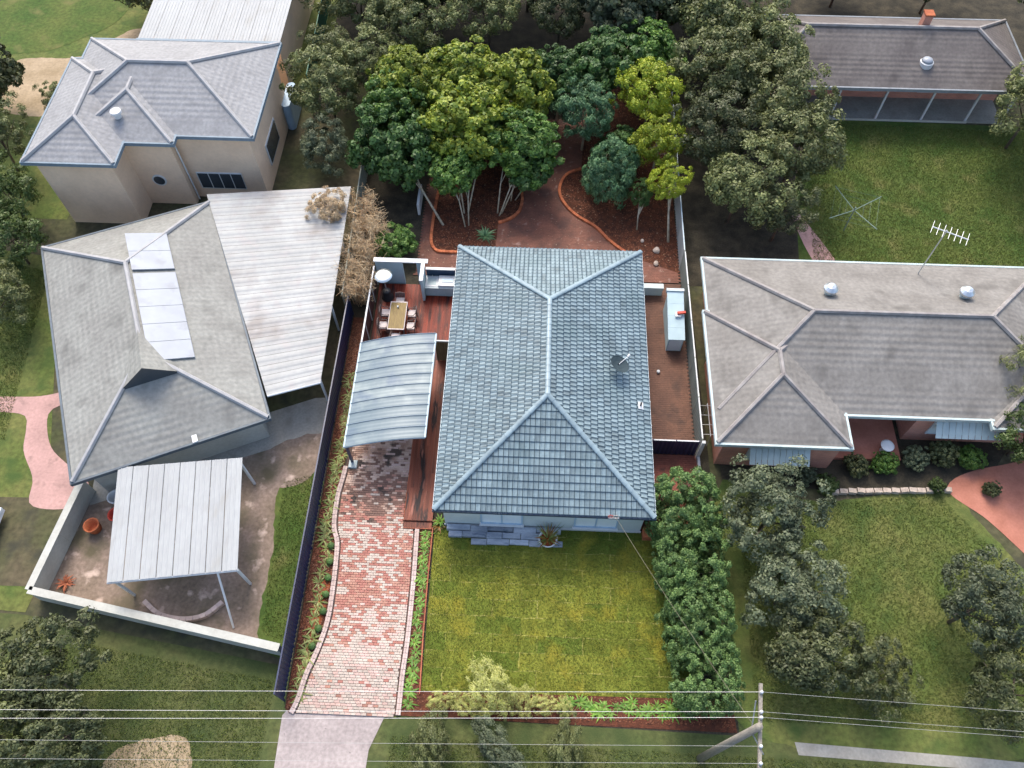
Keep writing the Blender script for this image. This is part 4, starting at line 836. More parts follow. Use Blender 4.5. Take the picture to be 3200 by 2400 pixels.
for i, (x, y, lab) in enumerate([(-8.6, 31.6, 'dark understorey shrub in the far fence corner by the grey fence'), (-5.2, 31.8, 'dark understorey shrub at the far fence behind the yellow tipped trees'), (-1.2, 31.4, 'dark understorey shrub at the far fence behind the gap'), (-7.4, 26.4, 'dark understorey shrub beneath the yellow green crowns'), (-2.6, 25.8, 'dark understorey shrub between the bright crown and the triple stems')]):
    own(lab, x, y, 1.3, (1.8, 1.5, 1.4), 'broad', 'leaf_dark', i % 4, 'bark', 2, None, 'shrub', 'foliage')
tree('corner_bush', 'glossy mid green bush behind the courtyard screen wall', 'shrub', -9.0, 17.2, .9, (1.0, 1.2, .8), 'broad', 'leaf_mid', None, 2, cn='foliage')
o = None
for i, (x, y, rx, lab) in enumerate([(-10.7, 13.6, .6, 'dry tan bamboo clump nearest the navy fence end'), (-10.8, 15.3, .75, 'dry tan bamboo clump behind the white railed screen'), (-10.6, 17.1, .8, 'dry tan bamboo clump beside the glossy green bush'), (-11.0, 18.9, .8, 'dry tan bamboo clump under the dense dark tree')]):
    t = thing('bamboo', lab, 'bamboo', (x, y, 0), 'dry bamboo along the grey fence'); q = random.Random(50 + i); b = MB(); lv = []
    for k in range(60):
        a = q.uniform(0, 6.28); r = rx*math.sqrt(q.random())*.7; h = q.uniform(1.3, 2.8); ln = q.uniform(.2, 1.1); a2 = a + q.uniform(-1, 1)
        p = [(x + r*math.cos(a), y + r*math.sin(a)*1.2, 0), (x + r*math.cos(a) + ln*.25*math.cos(a2), y + r*math.sin(a)*1.2 + ln*.25*math.sin(a2), h*.6), (x + r*math.cos(a) + ln*math.cos(a2), y + r*math.sin(a)*1.2 + ln*math.sin(a2), h)]
        b.tube(p, [.022, .018, .008], 4)
        for j in range(4):
            a3 = q.uniform(0, 6.28); c = [lerp(p[1][u], p[2][u], q.uniform(.1, 1)) for u in range(3)]; ll = q.uniform(.25, .6)
            b.tube([c, (c[0] + ll*math.cos(a3), c[1] + ll*math.sin(a3), c[2] + q.uniform(-.1, .25))], [.012, .006], 3); lv.append(c)
    b.build('canes', 'cane', t)
    C = np.array(lv) - np.array([x, y, 0]); o2 = link('leaves', np_mesh('leaves', leaf_cloud(C, np.full(len(C), .22), 7, .22, .025, 900 + i, .2, .2), 4, 'leaf_dead'), t)
# hedge along the east side of the lawn
GH = 'bushy shrubs screening the side of the lawn'
for i, (x, y, zc, r, lab) in enumerate([(6.55, .9, 1.7, (1.75, 1.8, 1.85), 'dense green shrub nearest the house corner and brick path'), (6.7, -1.6, 1.6, (1.65, 1.75, 1.7), 'dense green shrub second from the house along the lawn side'), (6.85, -4.2, 1.6, (1.6, 1.75, 1.7), 'dense green shrub second from the power wires along the lawn side'), (7.0, -6.6, 1.5, (1.5, 1.6, 1.55), 'dense green shrub at the front corner under the power wires')]):
    tree('hedge_shrub', lab, 'shrub', x, y, zc, r, 'hedge', 'leaf_hedge', GH, i, stems=3, cn='foliage')
# front bed
tree('yellow_shrub', 'feathery yellow green shrub at the front edge of the lawn', 'shrub', -2.2, -7.2, .8, (1.4, .95, .95), 'wisp', 'leaf_yellowshrub', None, 0, stems=3, cn='foliage', rt=.03)
for i, (x, y, s) in enumerate([(-4.2, -7.75, .9), (-3.3, -7.8, .9), (-2.4, -7.95, .9), (-1.3, -7.7, 1.0), (-.5, -7.65, 1.0), (.3, -7.8, .9), (1.1, -7.8, .7)]):
    tree('yellow_shrub', nth(i+1) + ' low feathery yellow green shrub from the driveway in the front mulch bed', 'shrub', x, y, .3, (s*.75, s*.5, s*.5), 'wisp', 'leaf_yellowshrub', 'low feathery shrubs along the front bed', i % 2, stems=2, cn='foliage', rt=.02)
for i in range(24):
    x = 1.0 + i*.24 + rnd.uniform(-.1, .1); o = link('groundcover_plant', SB[i % 2], None, (x, -7.7 + rnd.uniform(-.25, .25), .01), rnd.uniform(0, 6), rnd.uniform(.8, 1.4)); tag(o, nth(i+1) + ' bright leafy plant from the driveway side in the front mulch bed', 'plant', 'leafy plants in the front bed')

# ---- neighbours' trees
GN, GE, GW, GS = 'trees beyond the back fence', 'trees on the eastern side', 'trees on the western side', 'trees along the street'
NT = [
 # beyond the back fence
 (-9.6, 33.6, 3.4, 2.6, 'loose', 'leaf_olive', 'olive tree just over the fence behind the far corner of the block', GN),
 (-13.6, 36.5, 3.6, 2.8, 'loose', 'leaf_olive', 'olive tree beside the green steel fence', GN),
 (-13.2, 41.5, 4.2, 3.4, 'broad', 'leaf_olive_dark', 'dark tree at the top edge beside the green steel fence', GN),
 (-8.2, 38.6, 4.2, 3.3, 'broad', 'leaf_olive_dark', 'dark olive tree second in from the green steel fence', GN),
 (-4.6, 35.2, 3.6, 2.5, 'loose', 'leaf_olive', 'pale olive tree behind the brightest garden crown', GN),
 (-2.0, 40.6, 4.6, 3.6, 'broad', 'leaf_olive_dark', 'wide dark tree at the top edge behind the middle of the block', GN),
 (.2, 35.6, 3.4, 2.3, 'loose', 'leaf_olive_dark', 'dark olive tree just over the middle of the back fence', GN),
 (4.0, 36.0, 4.0, 2.8, 'broad', 'leaf_grey', 'grey green broad tree over the back fence', GN),
 (4.8, 42.0, 4.6, 3.2, 'broad', 'leaf_olive_dark', 'dark tree at the top edge behind the grey green one', GN),
 (10.2, 39.5, 5.0, 4.0, 'broad', 'leaf_mid', 'tall deep green tree touching the dark roof of the far house', GN),
 (-12.3, 30.4, 3.0, 2.2, 'loose', 'leaf_olive', 'olive tree hugging the outside of the far grey fence', GN),
 (-10.6, 37.6, 3.8, 2.6, 'broad', 'leaf_olive', 'olive tree between the far fence corner and the dark top row', GN),
 (1.2, 39.2, 4.0, 2.8, 'broad', 'leaf_olive_dark', 'dark olive tree behind the grey green broad one', GN),
 (7.0, 37.0, 4.0, 2.8, 'broad', 'leaf_olive_dark', 'dark tree over the fence from the far lime green tree', GN),
 (-5.4, 42.6, 4.4, 3.2, 'broad', 'leaf_olive', 'olive tree at the top edge above the brightest garden crown', GN),
 (8.6, 43.6, 4.6, 3.4, 'broad', 'leaf_olive_dark', 'dark tree at the top edge beside the tall deep green one', GN),
 (14.5, 40.8, 3.6, 2.4, 'broad', 'leaf_olive_dark', 'dark tree behind the ridge of the dark roof', GN),
 (20.5, 42.0, 3.4, 2.6, 'broad', 'leaf_olive_dark', 'dark tree at the top edge behind the brick chimney', GN),
 (27.0, 41.5, 3.4, 2.6, 'broad', 'leaf_olive_dark', 'dark tree at the top edge behind the dark roof end', GN),
 # east cluster
 (10.6, 33.6, 4.6, 3.1, 'bubbly', 'leaf_olive', 'rounded olive tree between the lime trees and the dark roof', GE),
 (13.6, 31.0, 4.2, 2.6, 'bubbly', 'leaf_olive', 'rounded olive tree partly covering the dark roof end', GE),
 (10.3, 28.6, 4.4, 2.8, 'bubbly', 'leaf_olive', 'rounded olive tree over the fence from the tall lime tree', GE),
 (13.6, 26.6, 4.0, 2.7, 'bubbly', 'leaf_olive', 'rounded olive tree nearest the veranda corner', GE),
 (9.9, 24.2, 3.8, 2.4, 'bubbly', 'leaf_olive_dark', 'darker rounded tree over the fence from the middle lime tree', GE),
 (14.2, 22.8, 3.6, 2.6, 'bubbly', 'leaf_olive', 'rounded olive tree leaning over the back lawn', GE),
 (10.8, 20.4, 3.4, 2.5, 'bubbly', 'leaf_olive', 'rounded olive tree over the fence from the smallest lime tree', GE),
 (13.3, 19.0, 2.6, 1.8, 'loose', 'leaf_olive_dark', 'small dark tree beside the curved back path', GE),
 (29.5, 27.5, 3.8, 2.9, 'loose', 'leaf_olive', 'olive tree at the far end of the veranda', GE),
 (30.0, 23.4, 3.4, 2.4, 'loose', 'leaf_olive_dark', 'dark tree at the edge of the back lawn below the veranda tree', GE),
 (33.5, 36.0, 4.5, 3.0, 'broad', 'leaf_olive_dark', 'dark tree behind the right end of the dark roof', GE),
 (24.0, 8.0, 3.6, 1.9, 'wisp', 'leaf_olive', 'drooping palm like tree over the brown roof corner', GE),
 (23.6, 5.2, 2.4, 1.9, 'loose', 'leaf_grass_green', 'leafy tree in front of the brick house corner', GE),
 # south east
 (10.3, .4, 2.6, (2.1, 2.3, 2.0), 'bubbly', 'leaf_grey', 'grey green tree across the fence nearest the brick house', GE),
 (10.8, -2.9, 2.2, (2.1, 2.0, 1.8), 'bubbly', 'leaf_grey', 'grey green tree in the middle of the row across the fence', GE),
 (11.3, -5.6, 2.2, (2.3, 1.9, 1.8), 'bubbly', 'leaf_olive_dark', 'dark grey tree across the fence beside the power pole', GE),
 (14.4, -6.2, 1.4, (1.7, 1.3, 1.2), 'loose', 'leaf_olive_dark', 'low dark bush on the front lawn between two trees', GE),
 (18.6, -3.4, 3.0, (2.0, 1.9, 1.9), 'loose', 'leaf_grey', 'open grey tree over the front lawn near the terracotta drive', GE),
 (19.2, -6.7, 2.6, (2.1, 1.9, 1.9), 'loose', 'leaf_olive_dark', 'dark tree at the street end of the neighbouring lawn', GE),
 # south west
 (-20.2, -8.0, 3.2, (2.3, 2.0, 1.9), 'bubbly', 'leaf_olive_dark', 'dark street tree nearest the corner of the white wall', GS),
 (-18.6, -10.2, 3.2, (2.0, 1.7, 1.8), 'bubbly', 'leaf_olive_dark', 'dark street tree beside the tan patch of verge', GS),
 (-22.6, -10.0, 3.4, (2.4, 2.0, 1.9), 'bubbly', 'leaf_olive', 'olive street tree in the bottom corner of the verge', GS),
 (-4.4, -9.6, .8, (1.5, .8, .9), 'loose', 'leaf_olive', 'low olive shrub on the verge beside the pale crossover', GS),
 (-1.6, -9.7, .8, (1.6, .8, .9), 'loose', 'leaf_grey', 'low grey green shrub on the verge in front of the yellow shrub', GS),
 (1.1, -9.5, .7, (1.4, .7, .8), 'loose', 'leaf_olive', 'low olive shrub on the verge in front of the lawn middle', GS),
 # west
 (-30.6, 15.5, 2.2, 2.2, 'loose', 'leaf_grass_green', 'green tree at the corner of the grey green roof', GW),
 (-29.6, 11.6, 2.0, 1.8, 'loose', 'leaf_olive', 'olive tree beside the long eave of the grey green roof', GW),
 (-32.0, 18.8, 2.4, 2.3, 'loose', 'leaf_grass_green', 'green tree below the yellow house corner', GW),
 (-34.0, 23.0, 2.8, 2.2, 'loose', 'leaf_olive', 'olive tree at the side of the yellow house', GW),
 (-31.9, 27.6, 1.6, 1.4, 'loose', 'leaf_olive', 'small olive bush by the far corner of the yellow house', GW),
 (-37.2, 28.2, 3.0, 2.6, 'broad', 'leaf_olive_dark', 'dark tree at the picture edge beside the sandy yard', GW),
 (-29.2, 39.0, 2.8, 2.2, 'broad', 'leaf_olive_dark', 'dark tree behind the sandy yard beside the white flat roof', GW),
 (-14.6, 31.6, 2.6, 1.9, 'loose', 'leaf_olive', 'olive tree at the near end of the green steel fence', GW),
 (-14.2, 27.6, 3.2, 2.5, 'loose', 'leaf_olive', 'olive tree between the blue tank and the block', GW),
 (-14.0, 23.6, 2.2, 1.8, 'loose', 'leaf_grey', 'grey green tree behind the white patio roof', GW),
 (-12.7, 18.2, 2.6, 1.1, 'loose', 'leaf_dead', 'tan dead bush overhanging the white patio roof', GW),
]
for i, (x, y, zc, r, ar, m, lab, g) in enumerate(NT):
    low = zc < 1.5
    tree('neighbour_shrub' if low else 'neighbour_tree', lab, 'shrub' if low else 'tree', x, y, zc, r, ar, m, g, i % 2, stems=2 if low else 1, cn='foliage' if low else 'crown', rt=.04 if low else .1)
# ------------------------------------------------------------------ neighbouring houses
def hip(parent, x0, y0, x1, y1, ez, pitch, m, capm, rot=None, fas='fascia_blue', piv=(0, 0), caps=True, name='roof'):
    """hip roof over a rectangle (optionally turned about piv); returns the roof object"""
    tr = (lambda p: p) if rot is None else (lambda p: (piv[0] + (p[0])*math.cos(rot) - (p[1])*math.sin(rot), piv[1] + p[0]*math.sin(rot) + p[1]*math.cos(rot), p[2]))
    wx, wy = x1 - x0, y1 - y0; h = min(wx, wy)/2; rz = ez + h*math.tan(pitch)
    c = [(x0, y0, ez), (x1, y0, ez), (x1, y1, ez), (x0, y1, ez)]
    if wx >= wy: r = [(x0+h, y0+h, rz), (x1-h, y0+h, rz)]; fs = [(0, 1, 5, 4), (1, 2, 5), (2, 3, 4, 5), (3, 0, 4)]; hp = [(0, 4), (1, 5), (2, 5), (3, 4), (4, 5)]
    else: r = [(x0+h, y0+h, rz), (x0+h, y1-h, rz)]; fs = [(0, 1, 4), (1, 2, 5, 4), (2, 3, 5), (3, 0, 4, 5)]; hp = [(0, 4), (1, 4), (2, 5), (3, 5), (4, 5)]
    P = [tr(p) for p in c + r]; o = MB().add(P, fs + [(3, 2, 1, 0)]).build(name, m, parent)
    if caps:
        b = MB()
        for i, j in hp:
            A, B = Vector(P[i]), Vector(P[j]); b.tube([A + Vector((0, 0, .03)), B + Vector((0, 0, .03))], .12, 6)
        b.build('ridge_capping', capm, o)
    g = MB()
    for i in range(4):
        A, B = Vector(P[i]), Vector(P[(i+1) % 4]); d = (B - A).normalized(); n = Vector((d.y, -d.x, 0))
        q = [A - d*.0 + n*.01, B + n*.01, B + n*.12 + d*.12, A + n*.12 - d*.12]
        g.slab([(v.x, v.y) for v in q], ez - .2, ez + .02)
    g.build('gutter', fas, o); return o
# two storey cream house
yh = thing('cream_house', 'two storey cream house with grey hip roofs', 'house', (-23, 24, 0)); PT = math.radians(22)
def rib_sheet(name, p00, p10, p11, p01, m, parent, nr=5, dz=.014):
    """ribbed sheet: ribs run from p00 to p01"""
    P = [Vector(p) for p in (p00, p10, p11, p01)]; b = MB(); us = []
    for i in range(nr): us += [(i + .02)/nr, (i + .55)/nr, (i + .65)/nr, (i + .85)/nr, (i + .95)/nr]
    vs = []
    for k, q in enumerate(us):
        h = Vector((0, 0, dz if k % 5 in (2, 3) else 0)); vs += [P[0].lerp(P[1], q) + h, P[3].lerp(P[2], q) + h]
    return b.add(vs, [(2*i, 2*i+2, 2*i+3, 2*i+1) for i in range(len(us)-1)]).build(name, m, parent)
hip(yh, -28.7, 20.9, -17.0, 29.1, 5.2, PT, 'roof_grey', 'cap_grey'); hip(yh, -29.3, 18.5, -24.2, 27.2, 5.21, PT, 'roof_grey', 'cap_grey'); hip(yh, -27.2, 20.25, -21.4, 27.6, 5.205, PT, 'roof_grey', 'cap_grey')
MB().box(-28.2, 21.2, 0, -17.4, 28.6, 5.1).build('wall', 'cream_render', yh); MB().box(-28.9, 18.8, 0, -24.6, 26, 5.11).build('wall', 'cream_render', yh); MB().box(-26.7, 20.55, 0, -21.8, 26.5, 5.105).build('wall', 'cream_render', yh)
f = MB().box(-21.35, 21.14, .8, -18.6, 21.197, 2.1).build('window', 'white_paint', yh)
for k in range(4): MB().box(-21.28 + k*.68, 21.125, .87, -20.66 + k*.68, 21.138, 2.03).build('pane', 'pane_dark', f)
f = MB().lathe((0, 0, 0), [(.42, -.04), (.42, .04)], 20).build('round_window', 'white_paint', None); f.parent = yh; f.location = Vector((-23.4, 20.53, 2.0)) - wl(yh); f.rotation_euler = (PI/2, 0, 0)
p = MB().lathe((0, 0, 0), [(.33, -.05), (.33, .05)], 20).build('pane', 'pane_dark', None); p.parent = f
f = MB().box(-17.42, 23.0, 1.0, -17.34, 25.5, 2.6).build('window', 'white_paint', yh); MB().box(-17.338, 23.1, 1.1, -17.32, 25.4, 2.5).build('pane', 'pane_dark', f)
MB().tube([(-21.7, 20.9, .1), (-21.7, 20.9, 5.0)], .05, 8).build('downpipe', 'white_paint', yh)
MB().lathe((-24.6, 21.6, 5.75), [(.2, 0), (.2, .3), (.32, .32), (.3, .45), (.05, .52)], 14).build('roof_vent', 'white_paint', yh)
fr = thing('flat_roof', 'large white steel roof behind the cream house', 'roof', (-22, 34, 0))
for k in range(9):
    a = -26.9 + k*1.03; rib_sheet('roof_sheet', (a, 30.95, 3.93), (a + 1.03, 30.95, 3.93), (a + 1.03, 42, 4.2), (a, 42, 4.2), 'white_sheet', fr)
MB().box(-26.6, 31.4, 0, -18.0, 41.5, 3.89).build('wall', 'cream_render', fr); MB().box(-26.95, 30.86, 3.8, -17.6, 30.98, 3.98).build('gutter', 'fascia_blue', fr)
steel_fence('green_fence', 'green steel fence beside the white steel roof', (-16.35, 30.6), (-16.75, 41), 1.8, 'green_steel')
tk = thing('water_tank', 'slim pale blue water tank at the side of the cream house', 'water tank', (-16.9, 28.6, 0))
pts = [(-17.15 + .28*math.cos(a), (29.4 if math.sin(a) > 0 else 27.6) + .28*math.sin(a)) for a in np.linspace(0, 2*PI, 20, endpoint=False)]
MB().slab(pts, 0, 1.9).build('tank', 'tank_blue', tk); MB().lathe((-17.15, 29.0, 1.9), [(.22, 0), (.22, .08), (.18, .1)], 16).build('lid', 'white_paint', tk)
# west house, turned
ANG = math.radians(20.3) ; cxw, cyw = -20.75, 9.45
lh = thing('west_house', 'weathered grey house with a white skylight strip along its ridge', 'house', (cxw, cyw, 0))
A0 = math.radians(24); kw = dict(rot=A0, piv=(cxw, cyw))
hip(lh, -4.6, -7.55, 4.6, 7.55, 2.7, math.radians(22), 'roof_grey_green', 'cap_grey', fas='fascia_dark', **kw)
TR = lambda x, y, z: (cxw + x*math.cos(A0) - y*math.sin(A0), cyw + x*math.sin(A0) + y*math.cos(A0), z)
c = MB(); v = [TR(x, y, z) for z in (0, 2.62) for x, y in ((-4.1, -7.0), (4.1, -7.0), (4.1, 7.0), (-4.1, 7.0))]
c.add(v, [(0, 1, 5, 4), (1, 2, 6, 5), (2, 3, 7, 6), (3, 0, 4, 7), (4, 5, 6, 7)]).build('wall', 'white_wall', lh)
rt = math.tan(math.radians(22)); zs = lambda x: 2.7 + (4.6 - abs(x))*rt
for a, b_ in ((-3.6, 2.1), (2.35, 5.0)):
    k = 5 if b_ < 3 else 2
    for i in range(k):
        p0, p1 = lerp(a, b_, i/k) + .012, lerp(a, b_, (i+1)/k) - .012; q = [TR(x, y, zs(x) + dz) for dz in (.05, .13) for x, y in ((.25, p0), (2.15, p0), (2.15, p1), (.25, p1))]
        MB().add(q, [(4, 5, 6, 7), (0, 1, 5, 4), (1, 2, 6, 5), (2, 3, 7, 6), (3, 0, 4, 7)]).build('skylight', 'skylight', lh)
q = [TR(-1.5, -4.35, zs(1.5) + .0), TR(1.5, -4.35, zs(1.5)), TR(0, -4.35, zs(0) + .62), TR(-1.5, -1.0, zs(1.5)), TR(1.5, -1.0, zs(1.5)), TR(0, -1.0, zs(0) + .02)]
MB().add(q, [(0, 3, 5, 2), (1, 2, 5, 4)], 0).add(q[:3], [(0, 1, 2)], 1).build('gablet', ['roof_grey_green', 'pane_dark'], lh)
MB().obox(TR(1.1, -7.3, 2.72), (.12, .35, .1), A0).build('rainhead', 'white_paint', lh)
pr = thing('patio_roof', 'stained white corrugated patio roof between the grey house and the block', 'patio roof', (-14, 12, 0))
U0, U1, V0, V1 = (-13.75, 5.6), (-11.35, 6.7), (-19.9, 18.8), (-11.75, 20.1)
NB = 24
for i in range(NB):
    t0, t1 = i/NB, (i+1)/NB; nx = 12; b = MB(); vs = []
    for j in range(nx+1):
        s = j/nx
        for t, dz in ((t0, 0), (lerp(t0, t1, .3), .0), (lerp(t0, t1, .5), .025), (lerp(t0, t1, .7), .025), (t1 - .001, 0)):
            a = (lerp(U0[0], V0[0], t), lerp(U0[1], V0[1], t)); c = (lerp(U1[0], V1[0], t), lerp(U1[1], V1[1], t)); vs.append((lerp(a[0], c[0], s), lerp(a[1], c[1], s), 2.75 - s*.35 + dz))
    b.add(vs, [(j*5+k, (j+1)*5+k, (j+1)*5+k+1, j*5+k+1) for j in range(nx) for k in range(4)]).build('roof_sheet', 'white_sheet_worn', pr)
for x, y in ((-11.5, 7.0), (-11.6, 11.5), (-11.7, 16), (-11.85, 19.9)): MB().box(x - .05, y - .05, 0, x + .05, y + .05, 2.36).build('post', 'white_paint', pr)
MB().tube([(U0[0], U0[1], 2.7), (U1[0], U1[1], 2.34)], .06, 8).build('front_beam', 'white_paint', pr)
wc = thing('white_carport', 'flat white steel carport roof over the bare yard', 'carport', (-16.7, -.8, 0))
Q = [(-18.95, -3.9), (-13.35, -3.1), (-14.25, 2.25), (-20.0, 1.5)]
for i in range(8):
    a, b_ = i/8 + .001, (i+1)/8 - .001; pts = [tuple(lerp(Q[0][k], Q[1][k], a) for k in (0, 1)), tuple(lerp(Q[0][k], Q[1][k], b_) for k in (0, 1)), tuple(lerp(Q[3][k], Q[2][k], b_) for k in (0, 1)), tuple(lerp(Q[3][k], Q[2][k], a) for k in (0, 1))]
    rib_sheet('roof_sheet', (*pts[0], 2.58), (*pts[1], 2.58), (*pts[2], 2.68), (*pts[3], 2.68), 'white_sheet', wc, 3)
for x, y in Q: MB().obox((lerp(x, -16.7, .06), lerp(y, -.8, .06), 1.27), (.05, .05, 1.27)).build('post', 'white_paint', wc)
b = MB(); b.tube([(*Q[0], 2.5), (*Q[1], 2.5)], .05, 6); b.build('beam', 'white_paint', wc)
o = MB().tube([(-14.25, -3.25, 2.45), (-13.9, -5.0, .02)], .05, 8).build('leaning_pole', 'white_paint'); tag(o, 'white pole leaning against the front edge of the flat white carport', 'pole')
# rendered wall round the west yard
ww = thing('rendered_wall', 'pale rendered wall bending round the bare yard', 'wall', (-22.9, -4, 0)); WP = [(-22.35, 1.4), (-23.05, -4.0), (-11.3, -6.05)]
for a, b_ in zip(WP, WP[1:]):
    d = Vector((b_[0]-a[0], b_[1]-a[1], 0)); L_ = d.length; d.normalize(); k = round(L_/3)
    for i in range(k):
        c = Vector((*a, 0)) + d*(i + .5)*L_/k; MB().obox((c.x, c.y, .62), (L_/k/2 - .004, .12, .62), math.atan2(d.y, d.x)).build('wall_panel', 'white_wall', ww)
        MB().obox((c.x, c.y, 1.27), (L_/k/2 - .003, .17, .03), math.atan2(d.y, d.x)).build('coping', 'white_wall', ww)
rp = thing('pot_plant', 'red leaved plant in the inner corner of the rendered wall', 'plant', (-22.2, -3.3, 0)); link('leaves', strap_mesh('leaves', 41, 26, .5, .04, 'garden_timber', 1.2, .4), rp)
# things in the bare yard
cw = thing('curved_bed', 'curved brick garden border on the bare yard in front of the white carport', 'garden bed', (-16.5, -4.1, 0)); P = smooth_line([(-18.2, -4.0), (-17.4, -4.55), (-16.3, -4.75), (-15.3, -4.55), (-14.6, -3.9)], .3)
bme = brick_mesh('edge_brick', .28, .2, .28)
for i in range(len(P)-1):
    d = P[i+1] - P[i]; link('brick', bme, cw, ((P[i][0]+P[i+1][0])/2 + 16.5, (P[i][1]+P[i+1][1])/2 + 4.1, 0), math.atan2(d[1], d[0]))
for x, y, m, lab in ((-20.9, .9, 'white_paint', 'white tub standing by the corner of the flat white carport'), (-20.6, .0, 'red_plastic', 'red tub standing by the corner of the flat white carport'), (-21.6, -.6, 'terracotta_brick', 'small terracotta tub inside the rendered wall')):
    o = MB().lathe((0, 0, 0), [(.28, 0), (.36, .5), (.38, .55), (.32, .55), (.28, .1)], 16).build('tub', m, None, True, (x, y, 0)); tag(o, lab, 'tub')
# parked car at the picture edge
car = thing('parked_car', 'white car parked at the picture edge beside the pink path', 'car', (-28.2, -.7, 0)); cx, cy = -28.2, -.7
prof = [(-2.1, .35), (-2.15, .7), (-1.95, .88), (-1.3, .95), (1.1, .98), (1.75, .9), (2.05, .75), (2.1, .38)]
b = MB(); n = len(prof); v = [(cx + x, cy + s*(.86 if abs(x) < 2 else .74), z) for s in (-1, 1) for x, z in prof]; b.add(v, [tuple(range(n)), tuple(range(2*n-1, n-1, -1))] + [(i+1, i, n+i, n+i+1) for i in range(n-1)]).build('body', 'car_paint', car)
g = [(-1.35, .95), (-.75, 1.42), (.75, 1.45), (1.75, .92)]; v = [(cx + x, cy + s*(.72 if z < 1.2 else .58), z) for s in (-1, 1) for x, z in g]
MB().add(v, [(0, 1, 2, 3), (7, 6, 5, 4), (1, 0, 4, 5), (3, 2, 6, 7)]).build('window', 'pane_dark', car); v2 = [(cx + x, cy + s*.58, 1.455) for x, s in ((-.75, -1), (.75, -1), (.75, 1), (-.75, 1))]; MB().slab([(p[0], p[1]) for p in v2], 1.43, 1.47).build('roof_panel', 'car_paint', car)
for x in (-1.35, 1.35):
    for s in (-1, 1):
        w = MB().tube([(cx + x, cy + s*.68, .32), (cx + x, cy + s*.88, .32)], .32, 18).build('wheel', 'rubber', car); MB().tube([(cx + x, cy + s*.70, .32), (cx + x, cy + s*.89, .32)], .19, 12).build('rim', 'stainless', w)
for s in (-1, 1): MB().box(cx + 2.0, cy + s*.6 - .14, .6, cx + 2.12, cy + s*.6 + .14, .74).build('headlight', 'pane', car)
# brick house to the east
rh = thing('brick_house', 'red brick house with a grey brown tiled hip roof', 'house', (17, 10, 0)); PE = math.radians(22)
mainroof = hip(rh, 8.4, 5.75, 26.6, 15.2, 2.7, PE, 'roof_brown', 'cap_brown', fas='awning'); hip(rh, 8.2, 3.95, 14.5, 11.6, 2.705, PE, 'roof_brown', 'cap_brown', fas='awning'); hip(rh, 21.6, 5.3, 29, 13, 2.69, math.radians(20), 'roof_brown', 'cap_brown', fas='awning')
MB().box(8.9, 7.4, 0, 26.1, 14.9, 2.6).build('wall', 'brick_house', rh); MB().box(8.6, 4.1, 0, 14.25, 10, 2.61).build('wall', 'brick_house', rh); MB().box(18.3, 5.9, 0, 26.15, 9, 2.59).build('wall', 'brick_house', rh)
for xa, xb, yf in ((9.9, 12.8, 4.1), (19.2, 22.4, 5.9)):
    f = MB().box(xa, yf - .06, .8, xb, yf - .003, 2.1).build('window', 'white_paint', rh)
    for k in range(3): MB().box(lerp(xa, xb, k/3) + .06, yf - .075, .87, lerp(xa, xb, (k+1)/3) - .06, yf - .062, 2.03).build('pane', 'pane', f)
    aw = MB()
    for k in range(10):
        x0, x1 = lerp(xa, xb, k/10), lerp(xa, xb, (k+1)/10) - .02; aw.add([(x0, yf - .08, 2.15), (x1, yf - .08, 2.15), (x1, yf - .75, 1.65), (x0, yf - .75, 1.65)], [(3, 2, 1, 0)])
    aw.build('awning', 'awning', rh)
dr = MB().box(15.6, 7.33, 0, 16.6, 7.397, 2.1).build('door', 'white_paint', rh); MB().box(16.9, 7.33, .5, 18.1, 7.397, 2.1).build('window', 'pane', rh)
ps = MB().box(14.3, 4.6, 0, 18.0, 7.3, .22).build('porch', 'terracotta_paving', rh)
for x, y, lab in ((14.3, 12.1, 'silver roof ventilator on the back slope nearer the block'), (21.2, 12.2, 'silver roof ventilator on the back slope farther from the block')):
    t = thing('roof_ventilator', lab, 'ventilator', (x, y, 2.7 + (15.2 - y)*math.tan(PE) - .1), 'ventilators on the brown roof'); P0 = wl(t)
    MB().lathe(P0, [(.2, 0), (.2, .3), (.3, .32)], 14).build('base', 'awning', t); MB().lathe(P0 + Vector((0, 0, .32)), [(.2, 0), (.36, .12), (.36, .25), (.2, .4), (.03, .44)], 14).build('turbine', 'stainless', t)
an = thing('roof_antenna', 'tall pale television antenna over the brown roof edge', 'antenna', (19.7, 14.3, 2.9)); P0 = wl(an)
MB().tube([P0, P0 + Vector((.1, .2, 3.4))], .03, 6).build('mast', 'stainless', an); MB().tube([P0 + Vector((-.5, .5, 3.3)), P0 + Vector((1.1, -.3, 3.3))], .03, 6).build('boom', 'white_paint', an)
for k in range(7):
    c = P0 + Vector((-.5 + k*.26, .5 - k*.13, 3.3)); MB().tube([c + Vector((-.2, -.4, 0)), c + Vector((.2, .4, 0))], .012, 5).build('rod', 'stainless', an)
hl = thing('clothes_hoist', 'rotary clothes hoist on the back lawn', 'clothes hoist', (17.8, 20.0, 0)); P0 = wl(hl)
MB().tube([P0, P0 + Vector((0, 0, 2.0))], .035, 8).build('post', 'hoist_grey', hl)
for k in range(4):
    a = .5 + k*PI/2; MB().tube([P0 + Vector((0, 0, 1.75)), P0 + Vector((1.9*math.cos(a), 1.9*math.sin(a), 2.0))], .022, 6).build('arm', 'hoist_grey', hl)
for r in (.7, 1.2, 1.8):
    MB().tube([P0 + Vector((r*math.cos(.5 + k*PI/2), r*math.sin(.5 + k*PI/2), 1.75 + .13*r)) for k in range(5)], .006, 4).build('line', 'hoist_grey', hl)
GB = 'shrubs in front of the brick house'
